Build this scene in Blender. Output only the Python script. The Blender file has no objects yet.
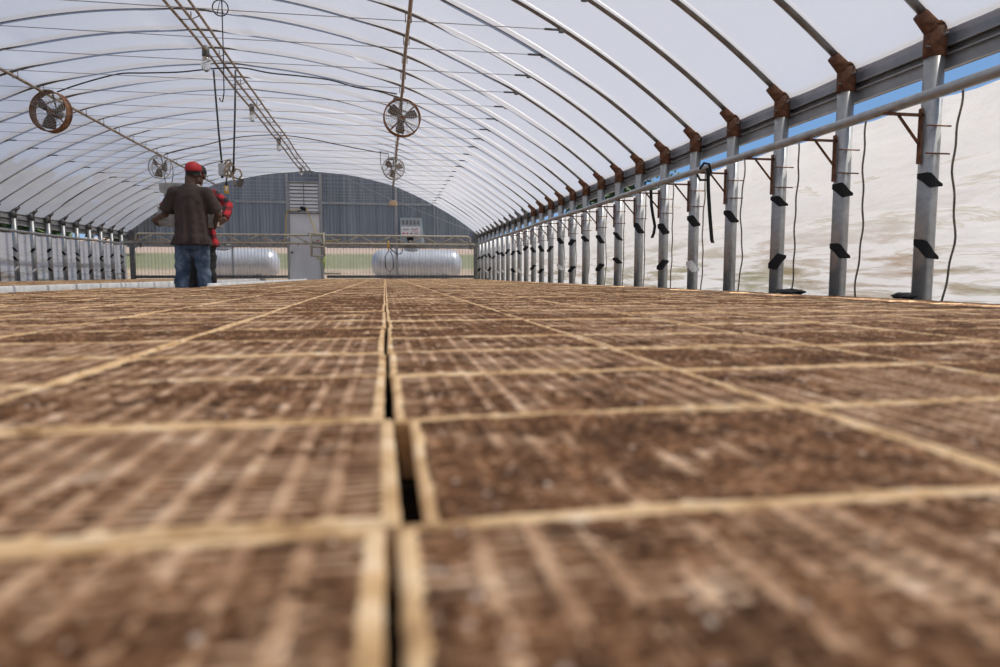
import bpy, bmesh, random, math
import numpy as np
from math import sin, cos, tan, atan, sqrt, pi, radians, degrees
from mathutils import Vector, Matrix, noise as mnoise
random.seed(7); np.random.seed(7)
S = bpy.context.scene
COL = S.collection

# ------------------------------------------------------------------ camera
F = 667.0
CAM_H = 0.49                                   # camera height above the floor; heights below are relative to the camera, everything is lifted at the end
PIT = atan((333.5 - 275) / F)
PSI = atan((500 - 385) * cos(PIT) / F)
def ray(x, y):
    a = (x - 500) / F; b = (333.5 - y) / F
    f = cos(PIT) + b * sin(PIT); u = -sin(PIT) + b * cos(PIT)
    return Vector((f * sin(PSI) + a * cos(PSI), f * cos(PSI) - a * sin(PSI), u))
def at(x, y, Y):
    d = ray(x, y); return d * (Y / d.y)
def proj(X, Y, Z):
    f = X * sin(PSI) + Y * cos(PSI); r = X * cos(PSI) - Y * sin(PSI)
    d = f * cos(PIT) - Z * sin(PIT); u = f * sin(PIT) + Z * cos(PIT)
    if d < 1e-3: return None
    return 500 + F * r / d, 333.5 - F * u / d
cam = bpy.data.cameras.new('camera'); co = bpy.data.objects.new('camera', cam); COL.objects.link(co)
cam.lens = 24.012; cam.sensor_width = 36; cam.clip_start = 0.02; cam.clip_end = 1000
co.rotation_euler = (pi / 2 - PIT, 0, -PSI)
cam.dof.use_dof = True; cam.dof.focus_distance = 6.0; cam.dof.aperture_fstop = 3.7
S.camera = co

# ------------------------------------------------------------------ materials
def mat(name, col=(.5, .5, .5), rough=.6, metal=0.0, spec=None):
    m = bpy.data.materials.new(name); m.use_nodes = True
    b = m.node_tree.nodes['Principled BSDF']
    b.inputs['Base Color'].default_value = (*col, 1); b.inputs['Roughness'].default_value = rough
    b.inputs['Metallic'].default_value = metal
    if spec is not None: b.inputs['Specular IOR Level'].default_value = spec
    return m
class NT:
    def __init__(s, m): s.m = m; s.t = m.node_tree; s.n = s.t.nodes; s.b = s.n.get('Principled BSDF'); s.out = s.n['Material Output']
    def add(s, typ, **k):
        n = s.n.new(typ)
        for a, v in k.items():
            if a.startswith('i_'): n.inputs[a[2:].replace('_', ' ')].default_value = v
            else: setattr(n, a, v)
        return n
    def link(s, a, b): s.t.links.new(a, b)
    def coord(s, scale=(1, 1, 1), kind='Object'):
        tc = s.add('ShaderNodeTexCoord'); mp = s.add('ShaderNodeMapping'); mp.inputs['Scale'].default_value = scale
        s.link(tc.outputs[kind], mp.inputs['Vector']); return mp.outputs['Vector']
    def noise(s, vec, scale=5, detail=4, rough=.55, dist=0):
        n = s.add('ShaderNodeTexNoise'); s.link(vec, n.inputs['Vector'])
        n.inputs['Scale'].default_value = scale; n.inputs['Detail'].default_value = detail
        n.inputs['Roughness'].default_value = rough; n.inputs['Distortion'].default_value = dist
        return n.outputs['Fac']
    def ramp(s, fac, stops):
        r = s.add('ShaderNodeValToRGB'); e = r.color_ramp.elements
        while len(e) < len(stops): e.new(.5)
        for q, (p, c) in zip(e, stops):
            q.position = p; q.color = (*c, 1) if len(c) == 3 else c
        s.link(fac, r.inputs['Fac']); return r.outputs['Color']
    def mix(s, fac, a, b, mode='MIX'):
        n = s.add('ShaderNodeMix', data_type='RGBA', blend_type=mode)
        for idx, v in ((0, fac), (6, a), (7, b)):
            if hasattr(v, 'is_output'): s.link(v, n.inputs[idx])
            else: n.inputs[idx].default_value = v if idx == 0 else (*v, 1)
        return n.outputs[2]
    def bump(s, h, strength=.3, dist=.01):
        n = s.add('ShaderNodeBump'); n.inputs['Strength'].default_value = strength; n.inputs['Distance'].default_value = dist
        s.link(h, n.inputs['Height']); return n.outputs['Normal']
def noisy(name, stops, scale=8, rough=.6, metal=0, bump=0, coordscale=(1, 1, 1), detail=5, bdist=.004, dist=0):
    m = mat(name, rough=rough, metal=metal); t = NT(m); v = t.coord(coordscale)
    f = t.noise(v, scale, detail, .6, dist)
    t.link(t.ramp(f, stops), t.b.inputs['Base Color'])
    if bump: t.link(t.bump(f, bump, bdist), t.b.inputs['Normal'])
    return m
M = {}
M['galv'] = noisy('galvanised_steel', [(.35, (.30, .31, .315)), (.7, (.44, .45, .45))], 14, .42, .55)
M['galv_dark'] = noisy('weathered_steel', [(.3, (.10, .10, .10)), (.75, (.22, .215, .20))], 9, .5, .5)
M['hoop'] = noisy('hoop_steel', [(.3, (.16, .16, .16)), (.75, (.32, .32, .31))], 9, .45, .6)
M['channel'] = noisy('grey_channel_steel', [(.35, (.26, .27, .275)), (.7, (.38, .39, .395))], 5, .5, .3)
M['rust'] = noisy('rusty_steel', [(.3, (.050, .022, .013)), (.5, (.125, .050, .024)), (.75, (.22, .105, .05))], 30, .85, 0, .4)
M['rust_light'] = noisy('rusty_pipe', [(.3, (.20, .13, .08)), (.5, (.36, .28, .20)), (.75, (.48, .45, .40))], 7, .55, .2)
M['black'] = mat('black_plastic', (.010, .010, .011), .7, 0, .3)
M['liner'] = noisy('black_liner', [(.3, (.012, .012, .014)), (.8, (.04, .04, .045))], 12, .5, 0, .4, bdist=.02)
M['bench_skin'] = mat('black_pool_liner', (.008, .007, .006), .9, 0, .1)
M['wire'] = mat('dark_wire', (.03, .03, .032), .5)
M['tiewire'] = mat('tie_wire_steel', (.34, .33, .33), .5, .2)
M['cord'] = noisy('weathered_cord', [(.4, (.09, .08, .065)), (.7, (.22, .19, .14))], 20, .9)
M['rope'] = noisy('tan_rope', [(.4, (.28, .22, .15)), (.7, (.42, .34, .24))], 60, .9)
M['white_board'] = noisy('white_plastic_wrap', [(.3, (.55, .55, .53)), (.6, (.80, .80, .78))], 6, .45, 0, .15)
M['soiltrace'] = M['rust']
M['concrete'] = noisy('concrete_floor', [(.3, (.20, .18, .16)), (.7, (.32, .29, .26))], 4, .9)
M['wood'] = noisy('bench_timber', [(.3, (.20, .13, .08)), (.7, (.34, .24, .15))], 6, .8, 0, .2, (8, 1, 8))
M['boom'] = noisy('boom_pipe', [(.35, (.36, .32, .25)), (.7, (.52, .48, .40))], 8, .5, .2)
M['green'] = mat('lime_hose', (.33, .45, .05), .5)
M['yellow'] = mat('yellow_plastic', (.62, .40, .06), .45)
M['ycord'] = mat('yellow_cord', (.52, .36, .07), .6)
M['greybox'] = mat('grey_plastic', (.50, .51, .50), .5)
M['glass'] = mat('bulb_glass', (.9, .9, .86), .05); NT(M['glass']).b.inputs['Transmission Weight'].default_value = .85
M['tank'] = noisy('tank_paint', [(.4, (.40, .42, .46)), (.7, (.50, .52, .56))], 3, .30, .35)
M['door'] = noisy('painted_door', [(.35, (.66, .67, .69)), (.7, (.76, .77, .79))], 2.5, .55)
M['louvre'] = mat('louvre_aluminium', (.72, .73, .74), .45, .1)
M['heater'] = noisy('blue_grey_sheet_metal', [(.3, (.30, .36, .39)), (.7, (.40, .46, .49))], 3, .45, .2)
M['sign'] = mat('white_sign', (.82, .82, .84), .5)
M['red'] = mat('red_paint', (.60, .04, .06), .5)
M['ink'] = mat('dark_ink', (.07, .08, .12), .6)
M['tan'] = mat('tan_shade', (.62, .42, .24), .6)
M['fan_rust'] = noisy('fan_ring_rust', [(.3, (.16, .07, .03)), (.7, (.38, .18, .08))], 18, .7, .1, .2)
M['fan_grey'] = mat('fan_wire_grey', (.42, .41, .38), .5, .4)
M['blade'] = mat('fan_blade', (.15, .11, .08), .55, .3)
M['trunk'] = mat('tree_bark', (.10, .07, .05), .9)

# polyethylene film: scatters light from both faces
def film(name, col, trans=.55, clear=.0, stains=None, bumpscale=None, tcol=1.0):
    m = bpy.data.materials.new(name); m.use_nodes = True; t = NT(m); t.n.remove(t.b)
    d = t.add('ShaderNodeBsdfDiffuse'); tr = t.add('ShaderNodeBsdfTranslucent'); mx = t.add('ShaderNodeMixShader')
    mx.inputs[0].default_value = trans
    t.link(d.outputs[0], mx.inputs[1]); t.link(tr.outputs[0], mx.inputs[2])
    c = None
    if stains: c = stains(t, col)
    for s, q in ((d, 1.0), (tr, tcol)):
        if c is None: s.inputs['Color'].default_value = (col[0] * q, col[1] * q, col[2] * q, 1)
        elif q == 1: t.link(c, s.inputs['Color'])
        else: t.link(t.mix(1.0, c, (q, q, q), 'MULTIPLY'), s.inputs['Color'])
    if bumpscale:
        nb = t.bump(t.noise(t.coord(bumpscale), 1.0, 5, .6, .4), .4, .03)
        t.link(nb, d.inputs['Normal']); t.link(nb, tr.inputs['Normal'])
    g = t.add('ShaderNodeBsdfGlossy'); g.inputs['Roughness'].default_value = .3
    m2 = t.add('ShaderNodeMixShader'); m2.inputs[0].default_value = .04
    t.link(mx.outputs[0], m2.inputs[1]); t.link(g.outputs[0], m2.inputs[2]); last = m2
    if clear:
        tp = t.add('ShaderNodeBsdfTransparent'); m3 = t.add('ShaderNodeMixShader'); m3.inputs[0].default_value = clear
        t.link(last.outputs[0], m3.inputs[1]); t.link(tp.outputs[0], m3.inputs[2]); last = m3
    t.link(last.outputs[0], t.out.inputs['Surface'])
    return m
M['roof'] = film('roof_polyethylene', (.80, .81, .86), .5, .20, None, (1.2, 5, 1.2), .54)
def curtain_stains(t, col):
    v = t.coord((1, .34, 4.2)); tc = t.add('ShaderNodeTexCoord'); sp = t.add('ShaderNodeSeparateXYZ'); t.link(tc.outputs['Object'], sp.inputs[0])
    n1 = t.noise(v, 3.2, 8, .68, .35)
    # dirt splashed up from the ground: strongest below z = .45 of the camera height
    mr = t.add('ShaderNodeMapRange'); t.link(sp.outputs['Z'], mr.inputs['Value'])
    mr.inputs['From Min'].default_value = .52; mr.inputs['From Max'].default_value = .02
    mu = t.add('ShaderNodeMath', operation='MULTIPLY'); t.link(mr.outputs[0], mu.inputs[0])
    r = t.ramp(n1, [(.49, (0, 0, 0)), (.55, (.55, .55, .55)), (.64, (1, 1, 1))])
    t.link(r, mu.inputs[1])
    hue = t.ramp(t.noise(t.coord((1, .5, 1)), 1.3, 3), [(.4, (.34, .20, .08)), (.6, (.25, .23, .08))])
    m0 = t.add('ShaderNodeMath', operation='MULTIPLY'); t.link(mu.outputs[0], m0.inputs[0]); m0.inputs[1].default_value = .80
    c = t.mix(m0.outputs[0], col, hue)
    n2 = t.noise(t.coord((1, .35, 3.5)), 2.0, 6, .6, .9)
    r2 = t.ramp(n2, [(.42, (.95, .95, .95)), (.585, (1, 1, 1)), (.61, (.80, .77, .68)), (.64, (1, 1, 1))])
    return t.mix(1.0, c, r2, 'MULTIPLY')
M['curtain'] = film('curtain_polyethylene', (.87, .87, .87), .5, .0, curtain_stains, (1, 2.2, 4), .82)

def panel_mat(name, col1, col2, clear, sx, ribs=False):
    m = bpy.data.materials.new(name); m.use_nodes = True; t = NT(m); t.n.remove(t.b)
    v = t.coord((sx, 1, .25)); n = t.noise(v, 1.0, 5, .6, .1)
    c = t.ramp(n, [(.32, col1), (.68, col2)])
    d = t.add('ShaderNodeBsdfDiffuse'); tr = t.add('ShaderNodeBsdfTranslucent'); a = t.add('ShaderNodeMixShader'); a.inputs[0].default_value = .35
    t.link(c, d.inputs['Color']); t.link(c, tr.inputs['Color']); t.link(d.outputs[0], a.inputs[1]); t.link(tr.outputs[0], a.inputs[2])
    g = t.add('ShaderNodeBsdfGlossy'); g.inputs['Roughness'].default_value = .2
    b = t.add('ShaderNodeMixShader'); b.inputs[0].default_value = .08; t.link(a.outputs[0], b.inputs[1]); t.link(g.outputs[0], b.inputs[2])
    tp = t.add('ShaderNodeBsdfTransparent'); e = t.add('ShaderNodeMixShader'); e.inputs[0].default_value = clear
    if ribs:                      # the ribs of the sheet are thicker and cloudier than the flats
        tc = t.add('ShaderNodeTexCoord'); sp = t.add('ShaderNodeSeparateXYZ'); t.link(tc.outputs['Object'], sp.inputs[0])
        q = t.add('ShaderNodeMath', operation='MULTIPLY'); t.link(sp.outputs['X'], q.inputs[0]); q.inputs[1].default_value = 1 / .094
        fr_ = t.add('ShaderNodeMath', operation='FRACT'); t.link(q.outputs[0], fr_.inputs[0])
        t.link(t.ramp(fr_.outputs[0], [(0, (.25, .25, .25)), (.20, (.3, .3, .3)), (.32, (clear, clear, clear)), (.9, (clear, clear, clear))]), e.inputs[0])
    t.link(b.outputs[0], e.inputs[1]); t.link(tp.outputs[0], e.inputs[2]); t.link(e.outputs[0], t.out.inputs['Surface'])
    return m
M['panel_up'] = panel_mat('tinted_corrugated_sheet', (.100, .098, .094), (.25, .25, .248), .05, 9)
M['panel_low'] = panel_mat('clear_corrugated_sheet', (.55, .55, .53), (.74, .74, .71), .62, 5, True)

# tray foam and soil
def foam_mat(name, dirt):
    m = mat(name, rough=.85); t = NT(m); v = t.coord()
    oi = t.add('ShaderNodeObjectInfo'); ad = t.add('ShaderNodeVectorMath', operation='ADD')
    cb = t.add('ShaderNodeCombineXYZ'); mu = t.add('ShaderNodeMath', operation='MULTIPLY'); mu.inputs[1].default_value = 37
    t.link(oi.outputs['Random'], mu.inputs[0]); t.link(mu.outputs[0], cb.inputs[0]); t.link(v, ad.inputs[0]); t.link(cb.outputs[0], ad.inputs[1])
    n = t.noise(ad.outputs[0], 22, 6, .65)
    c = t.ramp(n, [(.30, (.24, .12, .05)), (.42, (.58, .36, .165)), (.56, (.80, .56, .31)), (.72, (.88, .74, .55))] if not dirt else [(.30, (.12, .055, .024)), (.45, (.34, .185, .092)), (.58, (.58, .37, .22)), (.72, (.82, .64, .47))])
    t.link(c, t.b.inputs['Base Color']); t.link(t.bump(t.noise(v, 300, 2), .3, .001), t.b.inputs['Normal'])
    return m
M['foam'] = foam_mat('tan_foam', False); M['foam_dirty'] = foam_mat('soil_dusted_foam', True)
def soil_mat():
    m = mat('potting_soil', rough=.95, spec=.2); t = NT(m); v = t.coord()
    n = t.noise(v, 130, 4, .7)
    c = t.ramp(n, [(.28, (.036, .016, .007)), (.46, (.130, .060, .027)), (.58, (.27, .140, .072)), (.72, (.52, .34, .21))])
    oi = t.add('ShaderNodeObjectInfo'); ad = t.add('ShaderNodeVectorMath', operation='ADD'); cb = t.add('ShaderNodeCombineXYZ'); q = t.add('ShaderNodeMath', operation='MULTIPLY'); q.inputs[1].default_value = 53
    t.link(oi.outputs['Random'], q.inputs[0]); t.link(q.outputs[0], cb.inputs[1]); t.link(v, ad.inputs[0]); t.link(cb.outputs[0], ad.inputs[1])
    big = t.ramp(t.noise(ad.outputs[0], 16, 5, .7), [(.34, (.34, .32, .30)), (.50, (.80, .78, .75)), (.66, (1.6, 1.62, 1.62))])
    c = t.mix(1.0, c, big, 'MULTIPLY')
    vo = t.add('ShaderNodeTexVoronoi'); t.link(v, vo.inputs['Vector']); vo.inputs['Scale'].default_value = 90
    sp = t.ramp(vo.outputs['Distance'], [(.10, (1, 1, 1)), (.22, (0, 0, 0))])
    gt = t.ramp(t.noise(v, 40, 2), [(.52, (0, 0, 0)), (.60, (1, 1, 1))])
    mm = t.add('ShaderNodeMath', operation='MULTIPLY'); t.link(sp, mm.inputs[0]); t.link(gt, mm.inputs[1])
    c = t.mix(mm.outputs[0], c, (.58, .46, .37))
    t.link(c, t.b.inputs['Base Color']); t.link(t.bump(n, .8, .003), t.b.inputs['Normal'])
    return m
M['soil'] = soil_mat()

# ------------------------------------------------------------------ mesh builder
class MB:
    def __init__(s): s.v = []; s.f = []; s.sm = []
    def add(s, vs, fs, smooth=True):
        o = len(s.v); s.v += [tuple(x) for x in vs]; s.f += [tuple(i + o for i in f) for f in fs]; s.sm += [smooth] * len(fs); return s
    def box(s, c, d, rot=None, bev=0.0):
        c = Vector(c); x, y, z = d[0] / 2, d[1] / 2, d[2] / 2
        if bev > 0:
            b = min(bev, x * .9, y * .9, z * .9)
            bm = bmesh.new(); bmesh.ops.create_cube(bm, size=1)
            for v in bm.verts: v.co = Vector((v.co.x * 2 * x, v.co.y * 2 * y, v.co.z * 2 * z))
            bmesh.ops.bevel(bm, geom=list(bm.edges), offset=b, segments=2, affect='EDGES')
            bm.verts.index_update(); vs = [v.co.copy() for v in bm.verts]; fs = [[v.index for v in f.verts] for f in bm.faces]; bm.free()
        else:
            vs = [Vector((a, b, e)) for a in (-x, x) for b in (-y, y) for e in (-z, z)]
            fs = [(0, 1, 3, 2), (4, 6, 7, 5), (0, 4, 5, 1), (2, 3, 7, 6), (0, 2, 6, 4), (1, 5, 7, 3)]
        if rot is not None: vs = [rot @ v for v in vs]
        return s.add([v + c for v in vs], fs, False)
    def tube(s, pts, r, n=8, cap=True):
        pts = [Vector(p) for p in pts]; N = len(pts)
        rs = r if isinstance(r, (list, tuple)) else [r] * N
        vs = []; fs = []; up = None
        for i, p in enumerate(pts):
            t = (pts[min(i + 1, N - 1)] - pts[max(i - 1, 0)]).normalized()
            if up is None:
                up = Vector((0, 0, 1)) if abs(t.z) < .9 else Vector((0, 1, 0))
            a = (up - t * up.dot(t)); a = a.normalized() if a.length > 1e-6 else t.orthogonal().normalized()
            up = a; b = t.cross(a)
            for k in range(n):
                q = 2 * pi * k / n; vs.append(p + (a * cos(q) + b * sin(q)) * rs[i])
        for i in range(N - 1):
            for k in range(n):
                fs.append((i * n + k, i * n + (k + 1) % n, (i + 1) * n + (k + 1) % n, (i + 1) * n + k))
        if cap: fs.append(tuple(range(n - 1, -1, -1))); fs.append(tuple((N - 1) * n + k for k in range(n)))
        return s.add(vs, fs)
    def loft(s, rings, n=24, cap=True):      # ring: (centre, axis u, axis v, ru, rv)
        vs = []; fs = []
        for c, u, v, ru, rv in rings:
            c = Vector(c); u = Vector(u); v = Vector(v)
            for k in range(n):
                q = 2 * pi * k / n; vs.append(c + u * (ru * cos(q)) + v * (rv * sin(q)))
        N = len(rings)
        for i in range(N - 1):
            for k in range(n): fs.append((i * n + k, i * n + (k + 1) % n, (i + 1) * n + (k + 1) % n, (i + 1) * n + k))
        if cap: fs.append(tuple(range(n - 1, -1, -1))); fs.append(tuple((N - 1) * n + k for k in range(n)))
        return s.add(vs, fs)
    def ell(s, c, r, nu=16, nv=10, rot=None):
        c = Vector(c); vs = [Vector((0, 0, -r[2]))]; fs = []
        for j in range(1, nv):
            t = -pi / 2 + pi * j / nv
            for k in range(nu): vs.append(Vector((r[0] * cos(t) * cos(2 * pi * k / nu), r[1] * cos(t) * sin(2 * pi * k / nu), r[2] * sin(t))))
        vs.append(Vector((0, 0, r[2]))); L = len(vs) - 1
        for k in range(nu):
            fs.append((0, 1 + (k + 1) % nu, 1 + k)); fs.append((L, L - nu + k, L - nu + (k + 1) % nu))
        for j in range(nv - 2):
            for k in range(nu): a = 1 + j * nu; fs.append((a + k, a + (k + 1) % nu, a + nu + (k + 1) % nu, a + nu + k))
        if rot is not None: vs = [rot @ v for v in vs]
        return s.add([v + c for v in vs], fs)
    def ring(s, c, R, r, axis=(0, 1, 0), n=32, m=6):
        ax = Vector(axis).normalized(); a = ax.orthogonal().normalized(); b = ax.cross(a); c = Vector(c); vs = []; fs = []
        for i in range(n):
            q = 2 * pi * i / n; d = a * cos(q) + b * sin(q)
            for j in range(m): w = 2 * pi * j / m; vs.append(c + d * (R + r * cos(w)) + ax * (r * sin(w)))
        for i in range(n):
            for j in range(m): fs.append((i * m + j, ((i + 1) % n) * m + j, ((i + 1) % n) * m + (j + 1) % m, i * m + (j + 1) % m))
        return s.add(vs, fs)
    def build(s, name, material, parent=None, origin=None):
        """links ONE mesh object; vertices are given in world space, origin = where its local zero sits"""
        if parent is not None: o0 = WORLD[parent.name]
        else: o0 = Vector(origin) if origin is not None else Vector((0, 0, 0))
        me = bpy.data.meshes.new(name)
        me.from_pydata([tuple(Vector(v) - o0) for v in s.v], [], s.f); me.update()
        me.polygons.foreach_set('use_smooth', s.sm)
        me.materials.append(M[material] if isinstance(material, str) else material)
        return link(name, me, parent, o0)
WORLD = {}
def link(name, me, parent=None, loc=None):
    o = bpy.data.objects.new(name, me); COL.objects.link(o)
    if parent is not None: o.parent = parent; WORLD[o.name] = WORLD[parent.name].copy()
    else: o.location = loc if loc is not None else (0, 0, 0); WORLD[o.name] = Vector(o.location)
    return o
def tag(o, label, cat=None, group=None, kind=None):
    if label: o['label'] = label
    if cat: o['category'] = cat
    if group: o['group'] = group
    if kind: o['kind'] = kind
    return o
def thing(name, loc, label, cat, group=None):
    o = bpy.data.objects.new(name, None); COL.objects.link(o); o.location = loc; o.empty_display_size = .1
    WORLD[o.name] = Vector(loc); return tag(o, label, cat, group)
def structure(mb, name, material, label=None, origin=None):
    o = mb.build(name, material, None, origin); o['kind'] = 'structure'
    if label: o['label'] = label
    return o
def copy_thing(src, loc, label=None, rotz=None):
    r = src.copy(); COL.objects.link(r); r.location = loc; WORLD[r.name] = Vector(loc)
    if rotz is not None: r.rotation_euler = (0, 0, rotz)
    if label: r['label'] = label
    for ch in list(src.children):
        c = ch.copy(); COL.objects.link(c); c.parent = r
        for g in list(ch.children):
            d = g.copy(); COL.objects.link(d); d.parent = c
    return r
ONES = ['', 'first', 'second', 'third', 'fourth', 'fifth', 'sixth', 'seventh', 'eighth', 'ninth', 'tenth', 'eleventh', 'twelfth', 'thirteenth', 'fourteenth', 'fifteenth', 'sixteenth', 'seventeenth', 'eighteenth', 'nineteenth']
def ordw(n):
    if n < 20: return ONES[n]
    T = {2: ('twenty', 'twentieth'), 3: ('thirty', 'thirtieth'), 4: ('forty', 'fortieth'), 5: ('fifty', 'fiftieth'), 6: ('sixty', 'sixtieth'), 7: ('seventy', 'seventieth'), 8: ('eighty', 'eightieth')}
    a, b = divmod(n, 10)
    return T[a][1] if b == 0 else T[a][0] + '-' + ONES[b]

# ------------------------------------------------------------------ the greenhouse shell
XR, XL = 2.80, -7.10
XC = (XR + XL) / 2; HALF = (XR - XL) / 2
RIDGE = 3.07; EAVE = 1.27; R = (HALF ** 2 + (RIDGE - EAVE) ** 2) / (2 * (RIDGE - EAVE)); ZC = RIDGE - R
AMAX = math.asin(HALF / R)
PITCH = .672; Y1 = 3.11; YEND = 20.53; NB = 26
FLOOR = -CAM_H
def hoopY(k): return Y1 + k * PITCH
def arc(a, r=0.0):           # a: angle from vertical, + to the right
    return XC + (R + r) * sin(a), ZC + (R + r) * cos(a)
def arcX(X): return math.asin((X - XC) / R)

# floor
fl = MB().add([(-7.4, -6, FLOOR), (3.1, -6, FLOOR), (3.1, YEND, FLOOR), (-7.4, YEND, FLOOR), (-7.4, -6, FLOOR - .1), (3.1, -6, FLOOR - .1), (3.1, YEND, FLOOR - .1), (-7.4, YEND, FLOOR - .1)],
              [(0, 1, 2, 3), (7, 6, 5, 4), (0, 4, 5, 1), (1, 5, 6, 2), (2, 6, 7, 3), (3, 7, 4, 0)], False)
structure(fl, 'floor', 'concrete', 'bare concrete greenhouse floor under the benches')

# roof film, pillowed between the hoops
def amp(a, k):
    s = a / AMAX
    base = .062 + .030 * cos(a / AMAX * pi / 2)
    edge = max(0, min(1, (1 - abs(s)) / .30)); base *= .22 + .78 * edge ** 1.1
    for ax, w, d in ((arcX(.28), .05, .9), (arcX(-4.68), .05, .9), (arcX(-2.17), .03, .7)):
        base *= 1 - d * math.exp(-((a - ax) / w) ** 2)
    base *= .62 + .75 * mnoise.noise(Vector((a * 2.2, k * 3.7, 1.3))) + .25
    return max(.006, base)
def showing(a, k):            # how far the hoop stands out of the film at its crease
    if k < 0: return 1.0
    s = a / AMAX
    v = max(0, min(1, (s - (.70 + .012 * k)) / .10))
    v = max(v, .9 * max(0, min(1, (-s - (.80 + .006 * k)) / .10)))
    for ax, w in ((arcX(.28), .045), (arcX(-4.68), .045), (arcX(-2.17), .04)):
        v = max(v, .95 * math.exp(-((a - ax) / w) ** 2) * (1 if k < 13 else .5))
    n = mnoise.noise(Vector((a * 2.6, k * 5.37, 8.1)))
    v = max(v, max(0, min(1, (n - (.02 if k < 8 else .30)) / .10)))
    return v
NU, NS = 150, 8
kk = list(range(-13, NB))
rv = []; rf = []; cols = NU + 1
rows = []
for k in kk:
    for j in range(NS): rows.append((k, j / NS))
rows.append((NB - 1, 1.0))
for (k, tt) in rows:
    for i in range(cols):
        a = -AMAX * 1.013 + 2.026 * AMAX * i / NU
        bulge = amp(a, k) * (sin(pi * tt) ** .78 if 0 < tt < 1 else 0)
        wr = .004 * mnoise.noise(Vector((a * 9, (k + tt) * 5, 0))) * (1 if 0 < tt < 1 else 0)
        cr = -(.021 if k < 9 else .027) * ((1 - showing(a, k)) * (1 - tt) + (1 - showing(a, k + 1)) * tt)
        x, z = arc(a, .0 + cr - bulge * (.75 if cr < -.02 else 1) + wr); rv.append((x, hoopY(k) + tt * PITCH, z))
for i in range(len(rows) - 1):
    for j in range(NU): rf.append((i * cols + j, i * cols + j + 1, (i + 1) * cols + j + 1, (i + 1) * cols + j))
structure(MB().add(rv, rf), 'ceiling', 'roof', 'white inflated plastic film roof over the hoops')

# side curtains
def curtain(name, X, top, sgn, label):
    vs = []; fs = []; ys = np.linspace(-5.6, YEND + .03, 220); zs = np.linspace(FLOOR + .01, top, 24)
    for y in ys:
        sag = .018 * sin(y * 2 * pi / PITCH * .5) ** 2
        for z in zs:
            q = (z - FLOOR) / (top - FLOOR)
            w = .012 * mnoise.noise(Vector((y * 2.5, z * 3, 3.1 * sgn))) + .006 * mnoise.noise(Vector((y * 4, z * 9, 7)))
            vs.append((X + w * (1 - q * .5), y, z - (sag if q > .99 else 0)))
    n = len(zs)
    for i in range(len(ys) - 1):
        for j in range(n - 1): fs.append((i * n + j, (i + 1) * n + j, (i + 1) * n + j + 1, i * n + j + 1))
    return structure(MB().add(vs, fs), name, 'curtain', label)
curtain('wall_right', XR + .15, .955, 1, 'white roll-up plastic side curtain stained brown near the ground')
curtain('wall_left', XL - .15, .84, -1, 'white plastic side curtain along the far left posts')

# end walls
def corr(name, x0, x1, zlo, zhi, Y, pitch, depth, material, label, step=4):
    vs = []; fs = []; n = int((x1 - x0) / pitch * step)
    prof = [0, 1, 1, 0]
    for i in range(n + 1):
        x = x0 + (x1 - x0) * i / n; yy = Y - depth * prof[i % 4]
        top = zhi(x) if callable(zhi) else zhi
        vs += [(x, yy, zlo), (x, yy, max(zlo + .001, top))]
    for i in range(n): fs.append((2 * i, 2 * i + 2, 2 * i + 3, 2 * i + 1))
    return structure(MB().add(vs, fs, False), name, material, label)
def rooftop(x):
    q = min(abs(x - XC), HALF); return ZC + sqrt(R * R - q * q) + .02
LOW = .83
corr('wall_back', XL - .2, XR + .2, LOW, rooftop, YEND + .05, .095, .018, 'panel_up', 'grey tinted corrugated upper end wall')
corr('trim_1', XL - .2, -2.76, FLOOR, LOW, YEND + .05, .17, .02, 'panel_low', 'clear corrugated lower end wall panel left of the door')
corr('trim_2', -1.86, XR + .2, FLOOR, LOW, YEND + .05, .17, .02, 'panel_low', 'clear corrugated lower end wall panel right of the door')
corr('wall_front', XL, XR, FLOOR, rooftop, -5.7, .095, .018, 'panel_low', 'corrugated wall behind the camera')

# end wall framing: each member a piece of the setting
def member(n, p, d, m='galv'): structure(MB().box(p, d), 'trim_%d' % n, m)
yw = YEND - .03
member(3, (XL + .06, yw, (FLOOR + EAVE) / 2), (.12, .1, EAVE - FLOOR), 'galv_dark')
member(4, (XR - .04, yw, (FLOOR + EAVE) / 2), (.12, .1, EAVE - FLOOR), 'galv_dark')
member(5, (.36, yw, (FLOOR + 2.66) / 2), (.07, .07, 2.64 - FLOOR))
member(6, (-2.78, yw, (FLOOR + 2.95) / 2), (.07, .08, 2.93 - FLOOR))
member(7, (-1.83, yw, (FLOOR + 2.97) / 2), (.07, .08, 2.95 - FLOOR))
member(8, (-3.52, yw - .02, 2.11), (1.42, .05, .05))
member(9, (-.20, yw - .02, 2.11), (3.20, .05, .05))
member(10, (-4.9, yw, LOW), (4.2, .06, .06), 'channel')
member(11, (.5, yw, LOW), (4.4, .06, .06), 'channel')
member(12, (-4.9, yw, -.05), (4.2, .09, .08), 'galv_dark')
member(13, (.5, yw, -.05), (4.4, .09, .08), 'galv_dark')
for q, X in enumerate((-5.9, -4.35)): member(14 + q, (X, yw + .02, .2), (.04, .03, 1.26), 'galv')
member(16, (1.5, yw + .02, 1.5), (.04, .03, 1.3), 'channel')

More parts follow.
